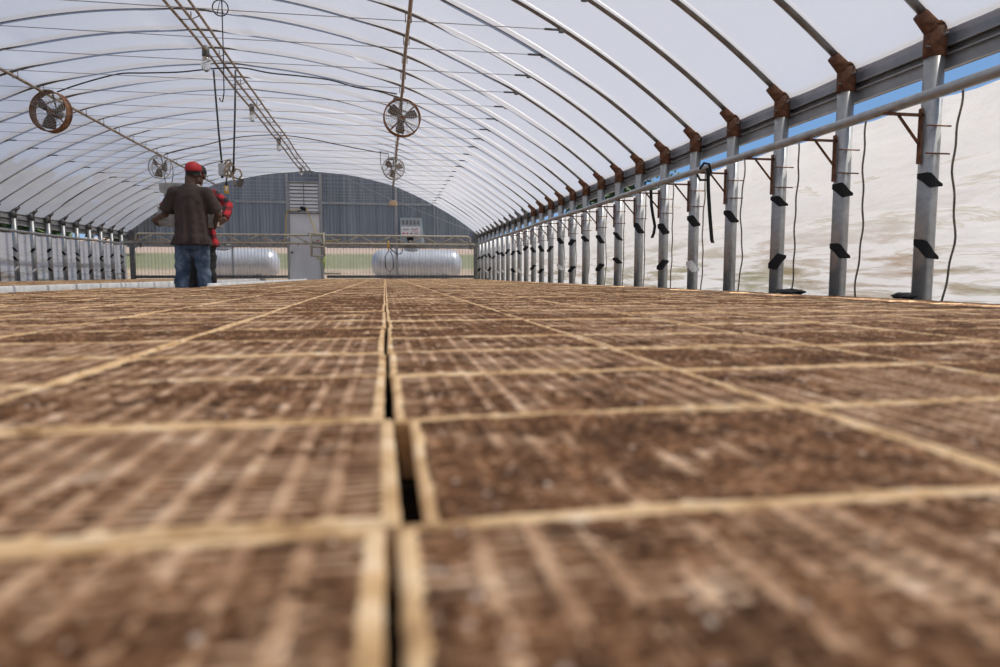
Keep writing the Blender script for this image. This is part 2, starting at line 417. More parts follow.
# door and louvre
dm = MB().box((-2.305, yw + .02, (FLOOR + 1.79) / 2), (.86, .05, 1.79 - FLOOR), bev=.008)
door = structure(dm, 'door_1', 'door', 'pale grey door in the end wall under the louvre'); WORLD[door.name] = Vector((0, 0, 0))
MB().box((-2.68, yw - .03, .66), (.05, .06, .06), bev=.01).box((-2.68, yw - .05, .66), (.09, .02, .03), bev=.005).build('door_handle', 'galv_dark', door)
lv = thing('louvre_vent', (-2.305, yw, 1.83), 'white slatted louvre vent above the grey end wall door', 'vent')
fm = MB()
for x in (-2.735, -1.875): fm.box((x, yw - .03, 2.265), (.05, .09, .89), bev=.006)
for z in (1.83, 2.70): fm.box((-2.305, yw - .03, z), (.90, .09, .05), bev=.006)
fm.build('vent_frame', 'channel', lv)
MB().box((-2.305, yw + .01, 2.265), (.82, .02, .83)).build('back_panel', 'galv_dark', lv)
sl = MB()
for i in range(8): sl.box((-2.305, yw - .035, 1.905 + i * .103), (.80, .010, .088), Matrix.Rotation(radians(-24), 3, 'X'))
sl.build('slats', 'louvre', lv)
MB().box((-2.305, yw - .075, 2.265), (.018, .015, .78)).build('operating_bar', 'galv_dark', lv)

# eave channels: one long grey channel per band and side
def channel(sgn, X, z0, z1, name, label, off):
    m = MB(); yc = (YEND - 5.5) / 2; L = YEND + 5.5
    m.box((X, yc, (z0 + z1) / 2), (.012, L, z1 - z0))
    m.box((X - sgn * .012, yc, z1 - .004), (.03, L, .008)); m.box((X - sgn * .012, yc, z0 + .004), (.03, L, .008))
    o = m.build(name, 'channel', None, (X, yc, z0)); tag(o, label, 'channel', 'eave channels')
    return o
for sgn, X, side in ((1, XR + .075, 'right'), (-1, XL - .075, 'left')):
    channel(sgn, X, *((1.165, 1.275) if sgn > 0 else (1.10, 1.215)), 'eave_channel', 'upper grey steel channel along the %s eave under the film' % side, 0)
    channel(sgn, X, *((1.05, 1.13) if sgn > 0 else (.985, 1.06)), 'eave_channel', 'lower grey steel channel along the %s eave above the curtain' % side, 0)
# recess shade painted as a dark strip between the two channels, right and left
for sgn, X, side in ((1, XR + .078, 'right'), (-1, XL - .078, 'left')):
    zc_ = 1.147 if sgn > 0 else 1.08
    o = MB().box((X, 7.5, zc_), (.010, 26.2, .045)).build('recess_shade', 'galv_dark', None, (X, 7.5, zc_))
    tag(o, 'painted shade strip in the recess between the two %s eave channels' % side, 'shade strip')

# ------------------------------------------------------------------ posts, hoops
def post(k, X, sgn, label, rusty, tape, bracket):
    Y = hoopY(k); t = thing('wall_post', (X, Y, FLOOR), label, 'post', 'right wall posts' if sgn > 0 else 'left wall posts')
    r = .048
    MB().tube([(X, Y, FLOOR), (X, Y, EAVE - .02)], r, 14).build('pipe', 'galv', t)
    hx = cos(AMAX) * -sgn; hz = sin(AMAX)
    p0 = Vector((X, Y, EAVE - .01)); p1 = p0 + Vector((hx * .125, 0, hz * .10))
    sl = MB().tube([(X, Y, EAVE - .16), (X, Y, EAVE + .0)], r + .006, 14).tube([(X, Y, EAVE - .005), (X, Y, EAVE + .010)], r + .012, 14)
    sl.tube([p0 + Vector((0, 0, -.02)), p1], [r, .038], 14)
    s = sl.build('sleeve', 'rust' if rusty else 'galv_dark', t)
    MB().tube([(X, Y - r - .03, EAVE - .06), (X, Y + r + .03, EAVE - .06)], .006, 6).tube([(X - .07, Y - .02, EAVE - .11), (X + .07, Y - .02, EAVE - .11)], .005, 6).build('bolt', 'galv_dark', s)
    if bracket:
        bx = X - sgn * (r + .012)
        b = MB().box((bx, Y, .715), (.012, .022, .28)).box((X - sgn * .155, Y, .822), (.235, .022, .012)).tube([(X - sgn * .19, Y, .815), (bx, Y, .67)], .008, 6)
        for z in (.62, .76): b.tube([(X - .07, Y - .055, z), (X + .07, Y - .055, z)], .0045, 5)
        b.build('bracket', 'rust', t)
    rnd = random.Random(k * 31 + (7 if sgn > 0 else 99))
    for q in range(tape):
        z = [.50, .12, .36][q] + rnd.uniform(-.05, .05); w = rnd.uniform(.07, .12) if sgn > 0 else rnd.uniform(.06, .09)
        a = rnd.choice((-1, 1)) * rnd.uniform(.9, 1.7); n = 7; vs = []; fs = []
        for i in range(n):
            ph = (-pi * .98 + pi * .66 * i / (n - 1)) if sgn > 0 else (-pi * .75 + pi * .6 * i / (n - 1))
            hh = w * (1.05 - 1.6 * abs(i / (n - 1) - .45)); rr = r + .004 + (.014 if sgn > 0 else .004) * (i in (0, n - 1))
            zz = z + a * .06 * (i - n / 2) / n
            for z2 in (zz - hh / 2, zz + hh / 2): vs.append((X + rr * cos(ph), Y + rr * sin(ph), z2))
        for i in range(n - 1): fs.append((2 * i, 2 * i + 2, 2 * i + 3, 2 * i + 1))
        n0 = len(vs); vs += [(X + (Vector((v[0] - X, v[1] - Y, 0)) * 1.05).x, Y + (v[1] - Y) * 1.05, v[2]) for v in vs]
        fs += [tuple(n0 + i for i in reversed(f)) for f in fs]
        MB().add(vs, fs, False).build('tape_wrap', 'black' if (q != 1 or rnd.random() < .5) else 'white_board', t)
    return t
for k in range(0, NB):
    rusty = k < 15
    post(k, XR, 1, '%s galvanised wall post, %s from the camera along the right wall' % ('rust-capped' if rusty else 'plain-capped', ordw(k + 1)), rusty, 2 if (k % 3 or k < 1) else 1, k < 17)
first_left = 16
for k in range(first_left, NB):
    lab = 'slim grey wall post, %s from the end wall along the left side' % ordw(NB - k)
    post(k, XL, -1, lab, False, 3 if k % 2 else 2, False)

for k in range(0, NB):
    Y = hoopY(k)
    if True:
        t = thing('roof_hoop', (XC, Y, RIDGE), 'steel roof hoop%s, %s from the camera' % (' with tie wire' if k >= 1 else '', ordw(k + 1)), 'hoop', 'roof hoops')
        a0 = AMAX - .012
        pts = [(arc(-a0 + 2 * a0 * i / 48, .004)[0], Y, arc(-a0 + 2 * a0 * i / 48, .004)[1]) for i in range(49)]
        MB().tube(pts, .0285, 8).build('bow', 'hoop', t)
        if k >= 1:
            cz = 2.11 + .0 * k; xr = XC + sqrt(R * R - (cz - ZC) ** 2) - .05; xl = 2 * XC - xr
            n = 17; w = [(xl + (xr - xl) * i / (n - 1), Y, cz - .012 * sin(pi * i / (n - 1))) for i in range(n)]
            MB().tube(w, .0034, 5).build('tie_wire', 'tiewire', t)
            for x, s in ((xr, 1), (xl, -1)):
                MB().tube([(x - s * .14, Y, cz), (x, Y, cz)], .010, 6).box((x + s * .01, Y, cz), (.05, .03, .05), bev=.006).build('turnbuckle', 'galv_dark', t)

# pipes along the house
def pipe(name, pts, r, m, label, cat='pipe', n=12, group=None):
    o = MB().tube(pts, r, n).build(name, m, None, pts[0]); tag(o, label, cat, group); return o
pipe('curtain_pipe', [(XR - .23, y, .858 + .006 * sin(y * 1.3)) for y in np.linspace(-4, YEND - 1.05, 60)], .027, 'galv', 'long grey pipe resting on the rusty brackets of the right wall')
pipe('curtain_pipe', [(XL + .20, y, .83 + .006 * sin(y * 1.1)) for y in np.linspace(6, YEND - 1.05, 40)], .030, 'galv', 'long grey pipe running along the left wall posts')
def purlin(X, Z, label):
    t = thing('purlin_pipe', (X, 8, Z), label, 'pipe', 'purlin pipes')
    MB().tube([(X + .004 * sin(y * 2.1), y, Z + .01 * sin(y * .8)) for y in np.linspace(-2, YEND - .05, 60)], .021, 10).build('pipe', 'rust_light', t)
    for k in range(-1, NB):
        Y = hoopY(k); hz = arc(arcX(X), -.018)[1]
        MB().tube([(X - .03, Y, Z - .01), (X - .03, Y, hz), (X + .03, Y, hz), (X + .03, Y, Z - .01)], .006, 5).build('clip', 'rust_light', t)
    return t
purlin(.275, 2.585, 'rusty purlin pipe under the right half of the roof')
purlin(-4.68, 2.545, 'rusty purlin pipe under the left half of the roof')

# boom track along the ridge
t = thing('boom_track', (-2.17, 8, 2.93), 'triple pipe boom track hung along the roof ridge', 'track')
for X, Z in ((-2.285, 2.93), (-2.165, 2.93), (-2.075, 2.985)):
    MB().tube([(X + .008 * sin(y * 1.7 + X * 9), y, Z + .012 * sin(y * 1.1 + X)) for y in np.linspace(1.5, YEND - .05, 60)], .017, 10).build('rail', 'rust_light', t)
for k in range(0, NB, 2):
    Y = hoopY(k)
    MB().tube([(-2.29, Y, 2.935), (-2.165, Y, 2.945), (-2.07, Y, 2.99)], .006, 6).tube([(-2.165, Y, 2.945), (-2.165, Y, 3.03)], .007, 6).build('hanger', 'rust_light', t)

# ------------------------------------------------------------------ circulation fans
def fan(loc, rad, yaw, label, big, purl, tilt=0):
    t = thing('circulation_fan', (0, 0, 0), label, 'fan', 'circulation fans under the purlins')
    ringm = 'fan_rust' if big else 'fan_grey'
    sh = MB()
    n = 48; vs = []; fs = []
    for i in range(n):
        q = 2 * pi * i / n
        for (rr, yy) in ((rad, -.055), (rad, .055), (rad - .010, .055), (rad - .010, -.055)): vs.append((rr * cos(q), yy, rr * sin(q)))
    for i in range(n):
        j = (i + 1) % n
        for e in range(4): fs.append((4 * i + e, 4 * j + e, 4 * j + (e + 1) % 4, 4 * i + (e + 1) % 4))
    if big: sh.add(vs, fs)
    sh.ring((0, -.055, 0), rad, .009, n=48).ring((0, .055, 0), rad, .009, n=48)
    sh.build('ring', ringm, t)
    g = MB(); nr = 9 if big else 7
    for i in range(2, nr):
        rr = rad * i / nr
        g.ring((0, -.057 - .05 * (1 - (i / nr) ** 2), 0), rr, .0028, n=40, m=4)
    for i in range(16 if big else 12):
        q = 2 * pi * i / (16 if big else 12)
        g.tube([(rad * cos(q) * s, -.057 - .05 * (1 - s * s), rad * sin(q) * s) for s in (.12, .5, .8, 1)], .0028, 4)
        g.tube([(rad * cos(q) * s, .056 + .05 * (1 - s * s), rad * sin(q) * s) for s in (.12, .6, 1)], .0028, 4)
    g.build('guard', 'fan_grey', t)
    s = MB()
    for q in (radians(45), radians(135), radians(-45), radians(-135)):
        s.tube([(.03 * cos(q), .07, .03 * sin(q)), (rad * cos(q), .055, rad * sin(q))], .010, 6)
    s.build('strut', 'fan_rust', t)
    MB().tube([(0, .03, 0), (0, .05, 0), (0, .17, 0), (0, .19, 0)], [.04, .062, .062, .045], 20).build('motor', 'galv_dark', t)
    MB().tube([(0, -.05, 0), (0, -.04, 0), (0, .03, 0)], [.02, .04, .042], 16).build('hub', 'fan_rust' if big else 'sign', t)
    for b in range(3):
        q0 = radians(20 + 120 * b); vs = []; fs = []; na, nb_ = 7, 7
        for side in (0, 1):
            for i in range(na):
                rr = .035 + (rad * .86 - .035) * i / (na - 1); wid = radians(52) * (.55 + .45 * sin(pi * min(1, .25 + .7 * i / (na - 1))))
                for j in range(nb_):
                    u = j / (nb_ - 1) - .5; q = q0 + u * wid
                    vs.append((rr * cos(q), .0 + u * .075 + .006 * side - .01 * cos(u * pi), rr * sin(q)))
        L = na * nb_
        for i in range(na - 1):
            for j in range(nb_ - 1):
                a = i * nb_ + j; f = (a, a + 1, a + nb_ + 1, a + nb_); fs.append(f); fs.append(tuple(L + x for x in reversed(f)))
        for i in range(na - 1):
            for j in (0, nb_ - 1): a = i * nb_ + j; fs.append((a, a + nb_, a + nb_ + L, a + L))
        for j in range(nb_ - 1):
            for i in (0, na - 1): a = i * nb_ + j; fs.append((a, a + 1, a + 1 + L, a + L))
        MB().add(vs, fs).build('blade', 'blade', t)
    up = purl - loc[2]
    MB().tube([(-.03, .02, rad), (-.03, .02, up + .02), (.03, .02, up + .02), (.03, .02, rad)], .009, 6).box((-.06, .02, up + .015), (.13, .07, .035), bev=.006).tube([(0, .11, .06), (0, .05, rad)], .012, 6).build('mount', 'galv_dark', t)
    t.location = loc; t.rotation_euler = (tilt, 0, yaw); WORLD[t.name] = Vector(loc)
    return t
def fan_at(x, y, Y, rpx, yaw, label, big, purl):
    p = at(x, y, Y); d = p.x * sin(PSI) + p.y * cos(PSI)
    return fan(p, rpx * d / F, yaw, label, big, purl)
YF1, YF2 = 10.33, 15.6
fan_at(402, 118, YF1, 17.5, radians(4), 'rust-ringed three-blade fan hanging under the right purlin pipe', True, 2.60)
fan_at(51, 112, 10.55, 19, radians(-14), 'rust-ringed round fan hanging under the left purlin pipe', True, 2.56)
fan_at(393.5, 168.5, YF2, 10.5, radians(3), 'small grey wire fan far back under the right purlin pipe', False, 2.60)
fan_at(159.5, 167, 15.6, 11, radians(-24), 'small grey wire fan beside the red cap', False, 2.56)

# cables draped across at the fans
def cable(name, pts, r, m, label, cat='cable'):
    P = [Vector(p) for p in pts]; out = []
    for i in range(len(P) - 1):
        a = P[max(i - 1, 0)]; b = P[i]; c = P[i + 1]; d = P[min(i + 2, len(P) - 1)]
        for q in range(6):
            u = q / 6
            out.append(.5 * ((2 * b) + (c - a) * u + (2 * a - 5 * b + 4 * c - d) * u * u + (3 * b - a - 3 * c + d) * u ** 3))
    out.append(P[-1])
    o = MB().tube(out, r, 6).build(name, m, None, P[0]); return tag(o, label, cat)
cable('power_cable', [at(x, y, 10.15) for x, y in ((57, 92), (80, 84), (118, 74), (145, 73), (180, 72), (215, 68.5), (243, 68), (270, 73), (300, 76), (330, 80), (355, 87), (380, 91), (397, 94))], .010, 'wire', 'black power cable draped across the roof between the two nearer fans')
cable('power_cable', [at(x, y, 15.35) for x, y in ((165, 154), (180, 150), (205, 145), (225, 140), (245, 136.5), (275, 135), (305, 138), (340, 145), (360, 149), (388, 154))], .010, 'wire', 'thin black cable draped across the roof between the two farther fans')
for (x, y, Y, lab) in ((168, 172, 15.3, 'looped tan wire hanging beside the fan near the red cap'), (384, 158, 15.3, 'looped wire hanging left of the far right fan')):
    p = at(x, y, Y)
    pts = [p + Vector((.10 * sin(q) * (1 if i < 9 else .8), 0, .28 * cos(q))) for i, q in enumerate(np.linspace(.5, 2 * pi - .5, 14))]
    cable('wire_loop', pts, .008, 'cord', lab, 'wire')

# bulbs under the track
def bulb(x, y, Y, s, label):
    p = at(x, y, Y); t = thing('light_bulb', p, label, 'light bulb', 'bare bulbs along the ridge')
    MB().tube([p + Vector((0, 0, z * s)) for z in (.16, .15, .06, .05)], [.02 * s, .035 * s, .038 * s, .03 * s], 12).build('socket', 'galv_dark', t)
    MB().tube([p + Vector((0, 0, z * s)) for z in (.06, .03, -.01, -.05, -.085, -.10)], [.022 * s, .035 * s, .047 * s, .048 * s, .03 * s, .005 * s], 14).build('glass', 'glass', t)
    MB().tube([p + Vector((0, 0, .15 * s)), (p.x, p.y, 2.95)], .006, 6).build('drop_wire', 'wire', t)
bulb(206, 62, 9.6, 1.3, 'bare light bulb nearest the camera below the ridge track')
bulb(252, 115, 12.6, 1.2, 'second bare bulb back along the ridge track')
bulb(279, 146, 15.9, 1.2, 'third bare bulb along the ridge track')
bulb(301, 172, 20.0, 1.1, 'farthest bare bulb at the end of the ridge track')

# hanging cords near the men
YC = 10.0
def P(x, y, Y=YC): return at(x, y, Y)
t = thing('pull_cord', P(222, 172), 'dark hanging cord ending in a pale grey switch box', 'cord')
MB().tube([P(213.5, 70), P(216, 100), P(219, 135), P(221.5, 160)], .013, 8).build('cable', 'wire', t)
b = P(222, 169.5); MB().box(b, (.085, .07, .175), bev=.012).build('switch_box', 'greybox', t)
MB().tube([b + Vector((0, 0, -.08)), b + Vector((0, 0, -.12))], [.022, .012], 10).tube([b + Vector((0, 0, .08)), b + Vector((0, 0, .12))], [.012, .02], 10).build('gland', 'black', t)
t = thing('extension_cord', P(235, 175), 'dark hanging cord with coiled tan rope and grey plug', 'cord')
MB().tube([P(235.5, 70), P(235, 110), P(234, 150), P(233.5, 172)], .013, 8).build('cable', 'wire', t)
cl = MB()
for i, (dx, dy, rr) in enumerate(((227, 166, .09), (229, 170, .10), (231, 171, .08))):
    c = P(dx, dy); pts = []
    for q in np.linspace(0, 2 * pi, 19): pts.append(c + Vector((rr * .45 * cos(q) + .25 * rr * sin(q), .03 * sin(q + i), rr * sin(q))))
    cl.tube(pts, .014, 7)
cl.tube([P(233, 173), P(236, 169), P(240, 170), P(242, 175), P(239, 179), P(233, 177), P(227, 174)], .013, 7)
cl.tube([P(226, 162), P(229, 168), P(232, 175), P(235, 183), P(235.5, 187)], .013, 7)
cl.build('rope_coil', 'rope', t)
pc = P(240.5, 183); MB().box(pc, (.065, .05, .12), Matrix.Rotation(radians(22), 3, 'Y'), bev=.012).build('plug', 'cord', t)
t = thing('hanging_switch', P(226.5, 189), 'small yellow switch box hanging below the coiled rope', 'switch')
MB().tube([P(226.8, 175), P(226.4, 180), P(226.3, 185)], .010, 6).build('cable', 'wire', t)
MB().box(P(226.3, 189.5), (.06, .045, .12), bev=.012).build('box', 'yellow', t)
MB().box(P(226.8, 189) + Vector((0, -.026, 0)), (.022, .01, .06), bev=.002).build('label_plate', 'sign', t)
MB().box(P(226.3, 185) , (.03, .03, .05), bev=.006).build('cap', 'black', t)
Yl = 7.3
t = thing('wire_hanger', P(221, 95, Yl), 'thin wire hanging from the ridge with a round loop', 'wire')
MB().tube([P(221.5, -12, Yl), P(222.3, 20, Yl), P(223.5, 60, Yl), P(224, 93, Yl), P(222.5, 102, Yl), P(220.3, 101, Yl), P(219.5, 98, Yl)], .006, 6).build('stem', 'wire', t)
MB().ring(P(220.3, 8, Yl), .075, .006, axis=(0, 1, .1), n=28).tube([P(217, 14, Yl), P(220.5, -2, Yl), P(223, 14, Yl)], .005, 5).build('loop', 'wire', t)

# ------------------------------------------------------------------ irrigation boom in front of the end wall
YB = 19.75
t = thing('irrigation_boom', (-2.0, YB, .9), 'tan lattice irrigation boom spanning the house before the end wall', 'boom')
xa, xb = at(136, 236, YB).x, at(470, 240, YB).x
zt, zb = 1.125, .895
MB().tube([(xa, YB, zb), (xa, YB, zt - .04), (xa + .05, YB, zt), (xb - .08, YB, zt), (xb, YB, zt - .05), (xb, YB, zb)], .030, 8).build('top_pipe', 'boom', t)
MB().tube([(xa - .35, YB, zb), (xb + .15, YB, zb)], .034, 8).build('bottom_pipe', 'boom', t)
n = 20
for i in range(n):
    x0 = xa + (xb - xa) * i / n; x1 = xa + (xb - xa) * (i + 1) / n
    if i % 2: p, q = (x0, zt), (x1, zb)
    else: p, q = (x0, zb), (x1, zt)
    MB().tube([(p[0], YB, p[1]), (q[0], YB, q[1])], .020, 6).build('lattice_brace', 'boom', t)
for i in range(14):
    x = xa + .3 + (xb - xa - .6) * i / 13
    MB().tube([(x, YB, zb - .02), (x, YB, zb - .07)], [.016, .010], 6).build('nozzle', 'black', t)
for x in (xa + .1, xb + .02):
    MB().box((x, YB, zb - .07), (.07, .07, .14), bev=.01).tube([(x - .1, YB - .04, zb - .1), (x + .1, YB - .04, zb - .1)], .015, 6).build('end_hanger', 'galv_dark', t)
fr = MB()
for x in (-2.05, -1.70):
    for dy in (-.12, .12): fr.tube([(x, YB + dy, .52), (x, YB + dy, 1.20)], .021, 6)
for z in (.54, .80, 1.16):
    fr.tube([(-2.05, YB - .12, z), (-1.70, YB - .12, z)], .021, 6).tube([(-2.05, YB + .12, z), (-1.70, YB + .12, z)], .021, 6)
    for x in (-2.05, -1.70): fr.tube([(x, YB - .12, z), (x, YB + .12, z)], .021, 6)
fr.build('carriage_frame', 'boom', t)
MB().box((-1.87, YB - .02, 1.0), (.22, .16, .17), bev=.02).build('gear_box', 'greybox', t)
MB().box((-1.86, YB - .11, .97), (.06, .02, .04), bev=.004).build('red_button', 'red', t)
MB().tube([(-1.90, YB - .1, .50), (-1.78, YB - .1, .42), (-1.70, YB - .1, .30)], .016, 6).tube([(-1.68, YB - .1, .54), (-1.70, YB - .1, .14)], .019, 6).build('feed_hose', 'green', t)
MB().tube([(-1.70, YB - .1, .16), (-1.70, YB - .1, .045), (-1.25, YB - .1, .045)], .028, 8).build('foot_arm', 'boom', t)
zz = 2.93
for x in (-2.165, -2.075):
    MB().tube([(x, YB, 1.16), (x * .6 - .75, YB, 1.16)], .01, 6).build('hose_stub', 'black', t)

# yellow cord on the door side
cable('yellow_cord', [(-2.45, yw - .10, 1.90), (-2.66, yw - .11, 1.88), (-2.80, yw - .12, 1.80), (-2.83, yw - .12, 1.40), (-2.86, yw - .12, .95), (-2.93, yw - .12, .86)], .013, 'ycord', 'yellow cord hanging down left of the end wall door', 'cord')
cable('yellow_cord', [(-2.24, yw - .12, 1.95), (-2.18, yw - .12, 1.78), (-2.05, yw - .12, 1.45), (-1.86, YB + .2, 1.0), (-1.55, YB + .1, .98), (-1.25, YB + .1, 1.02)], .013, 'ycord', 'yellow cord slanting across the door to the boom', 'cord')
t = thing('cable_clamp', (-2.33, yw - .10, 1.9), 'dark cord clamp below the louvre slats', 'clamp')
MB().box((-2.33, yw - .11, 1.93), (.17, .06, .09), Matrix.Rotation(.5, 3, 'Y'), bev=.015).build('clamp', 'black', t)
MB().tube([(-2.50, yw - .11, 1.86), (-2.38, yw - .12, 1.88), (-2.25, yw - .11, 1.98)], .012, 6).build('cable', 'black', t)

# wall heater with its sign
hy = 20.28; t = thing('wall_heater', (.80, hy, .95), 'blue-grey unit heater with a white sign on the end wall', 'heater')
x0, x1 = at(400, 230, hy).x, at(421.5, 230, hy).x
m = MB()
vs = [(x0, hy, .95), (x1, hy, .95), (x1, hy + .33, .95), (x0, hy + .33, .95), (x0 + .01, hy, 1.70), (x1 - .02, hy, 1.70), (x1 - .02, hy + .33, 1.70), (x0 + .01, hy + .33, 1.70)]
m.add(vs, [(0, 1, 5, 4), (1, 2, 6, 5), (2, 3, 7, 6), (3, 0, 4, 7), (4, 5, 6, 7), (3, 2, 1, 0)], False)
m.add([(x1, hy, .95), (x1 + .09, hy + .05, .95), (x1 + .09, hy + .33, .95), (x1 - .02, hy, 1.70), (x1 + .0, hy + .05, 1.70), (x1, hy + .33, 1.70)], [(0, 1, 4, 3), (1, 2, 5, 4), (3, 4, 5), (2, 1, 0)], False)
m.build('cabinet', 'heater', t)
for i in range(5): MB().box((x0 + .10 + i * .11, hy - .004, 1.56), (.045, .012, .13)).build('vent_slot', 'galv_dark', t)
sg = MB().box(((x0 + x1) / 2 - .0, hy - .012, 1.30), (x1 - x0 - .06, .016, .27)).build('sign', 'sign', t)
ink = MB(); xs = x0 + .09
for (a, w) in ((0, .17), (.25, .17)):
    pts = [(xs + a + w * i / 14, hy - .024, 1.355 + .022 * sin(i * 1.9 + a * 9) + (.02 if i == 0 else 0)) for i in range(15)]
    ink.tube(pts, .006, 4)
ink.build('lettering', 'ink', sg)
rd = MB().box((xs + .02, hy - .024, 1.24), (.07, .006, .035)).box((xs + .13, hy - .024, 1.24), (.045, .006, .04), bev=.002).box((xs + .36, hy - .024, 1.285), (.19, .006, .012)).box((xs + .43, hy - .024, 1.385), (.05, .006, .015))
rd.build('red_print', 'red', sg)
ik = MB().box((xs + .24, hy - .024, 1.235), (.06, .006, .03)).box((xs + .39, hy - .024, 1.245), (.13, .006, .010)).box((xs + .39, hy - .024, 1.215), (.13, .006, .010))
ik.build('small_print', 'ink', sg)
MB().box(((x0 + x1) / 2 - .02, hy - .01, 1.09), (.19, .03, .13), bev=.006).build('outlet', 'black', t)
MB().tube([((x0 + x1) / 2 - .02, hy - .02, 1.02), ((x0 + x1) / 2 - .05, hy - .05, .86)], .06, 10).build('duct', 'galv_dark', t)
for q in (x0 + .06, x1 - .06): MB().box((q, hy + .2, 1.80), (.03, .03, .22)).build('hanger', 'galv_dark', t)
MB().box((x0 + .3, hy + .325, 1.6), (.5, .03, .05)).build('wall_mount', 'galv_dark', t)
# valve and looped hose hanging from the boom
pb = at(388.5, 246, YB - .06)
t = thing('hose_valve', pb, 'yellow valve with black looped hose hanging from the boom', 'valve')
MB().tube([pb + Vector((0, 0, .15)), pb + Vector((0, 0, -.16))], .018, 8).box(pb + Vector((0, -.02, .02)), (.06, .05, .14), bev=.01).build('body', 'yellow', t)
MB().tube([pb + Vector((.02, 0, -.05)), pb + Vector((.12, 0, -.14)), pb + Vector((.26, 0, -.24)), pb + Vector((.38, 0, -.20)), pb + Vector((.40, 0, -.08))], .014, 6).tube([pb + Vector((.0, 0, -.14)), pb + Vector((-.10, 0, -.30)), pb + Vector((-.10, 0, -.62)), pb + Vector((.03, 0, -.76)), pb + Vector((.14, 0, -.62)), pb + Vector((.12, 0, -.30)), pb + Vector((.04, 0, -.14))], .012, 6).build('hose', 'black', t)
# small tan lamp at the end of the right purlin
p = at(393, 203, 20.0)
t = thing('pendant_lamp', p, 'small tan lamp hanging below the far end of the right purlin', 'lamp')
MB().loft([(p + Vector((0, 0, -.08)), (1, 0, 0), (0, 1, 0), .125, .10), (p + Vector((0, 0, -.06)), (1, 0, 0), (0, 1, 0), .125, .10), (p + Vector((0, 0, .07)), (1, 0, 0), (0, 1, 0), .085, .07)], 8).build('shade', 'tan', t)
MB().tube([p + Vector((0, 0, .07)), (p.x, p.y, 2.60)], .012, 6).build('stem', 'wire', t)
cable('guy_wire', [at(345, 178, 20.4), at(400, 203, 20.4), at(474, 232, 20.4)], .006, 'tiewire', 'thin slanting wire before the upper end wall right of the louvre', 'wire')

# ------------------------------------------------------------------ cords and straps on the right wall
for k in range(0, 12):
    X = XR + .085; Y = hoopY(k) * 1.03 - .175 - (k % 3) * .02
    rnd = random.Random(k + 50); ph = rnd.uniform(0, 6)
    pts = [(X + .006 * sin(z * 9), Y + .012 * sin(z * 8 + ph) + .006 * sin(z * 27 + 2 * ph) + (.06 * (.15 - z) if z < .15 else 0), z) for z in np.linspace(FLOOR + .02, .96, 44)]
    o = MB().tube(pts, .0055, 6).build('wavy_rope', 'cord', None, (X, Y, FLOOR)); tag(o, 'wavy dark rope on the right curtain beside the %s wall post from the camera' % ordw(k + 1), 'rope', 'ropes on the right curtain')
def strap(pix, Y, label):
    pts = [at(x, y, Y) for x, y in pix]; vs = []; fs = []
    for p in pts:
        for dx, dy in ((-.014, 0), (.014, 0), (.014, .006), (-.014, .006)): vs.append(p + Vector((dx, dy, 0)))
    for i in range(len(pts) - 1):
        for e in range(4): fs.append((4 * i + e, 4 * i + (e + 1) % 4, 4 * i + 4 + (e + 1) % 4, 4 * i + 4 + e))
    fs += [(3, 2, 1, 0), tuple(4 * (len(pts) - 1) + e for e in range(4))]
    tag(MB().add(vs, fs, False).build('hanging_strap', 'black', None, pts[0]), label, 'strap')
strap(((651, 190), (651.5, 205), (653, 215), (655, 226), (654, 233), (652, 238)), 6.13, 'short black strap hanging from the right wall pipe near the fifth post')
strap(((708, 168), (708.5, 190), (710, 215), (712, 240), (713, 243)), 4.92, 'long black strap with a hook hanging from the right wall pipe')
pts = [at(x, y, 4.95) for x, y in ((697, 174), (700, 180), (707, 180), (711, 172), (709, 164), (704, 163), (700, 169))]
tag(MB().tube(pts, .010, 7).build('rubber_loop', 'black', None, pts[0]), 'black rubber loop hooked over the right wall pipe', 'loop')

# ------------------------------------------------------------------ benches, liner, trays
CAMTRAY = -.115                               # tray tops, relative to the camera
TH = .052
BT = CAMTRAY - TH - .004                      # bench top
PX, PY = .350, .232; Y0 = .305
W, D = PX - .003, PY - .004
EDGE = -2.46; EDGE2 = -1.76; YSTEP = 6.70
def bench(name, polys, label):
    t = thing(name, (polys[0][0], polys[0][2], FLOOR), label, 'bench')
    tp = MB()
    for (xa, xb, ya, yb) in polys: tp.box(((xa + xb) / 2, (ya + yb) / 2, BT - .02), (xb - xa, yb - ya, .04))
    tp.build('bench_top', 'bench_skin', t)
    for (xa, xb, ya, yb) in polys:
        for y in np.arange(ya + .15, yb, 2.6):
            for x in (xa + .15, xb - .15): MB().box((x, y, (FLOOR + BT - .04) / 2), (.09, .09, BT - .04 - FLOOR)).build('leg', 'wood', t)
    return t
bench('growing_bench', [(EDGE, XR - .06, -.6, YSTEP), (EDGE2, XR - .06, YSTEP, 20.3)], 'long low black-lined bench carrying the foam trays across the house')
LBX = -3.62
bench('growing_bench', [(XL + .12, LBX, 2.0, 20.3)], 'low black-lined bench along the left wall posts')

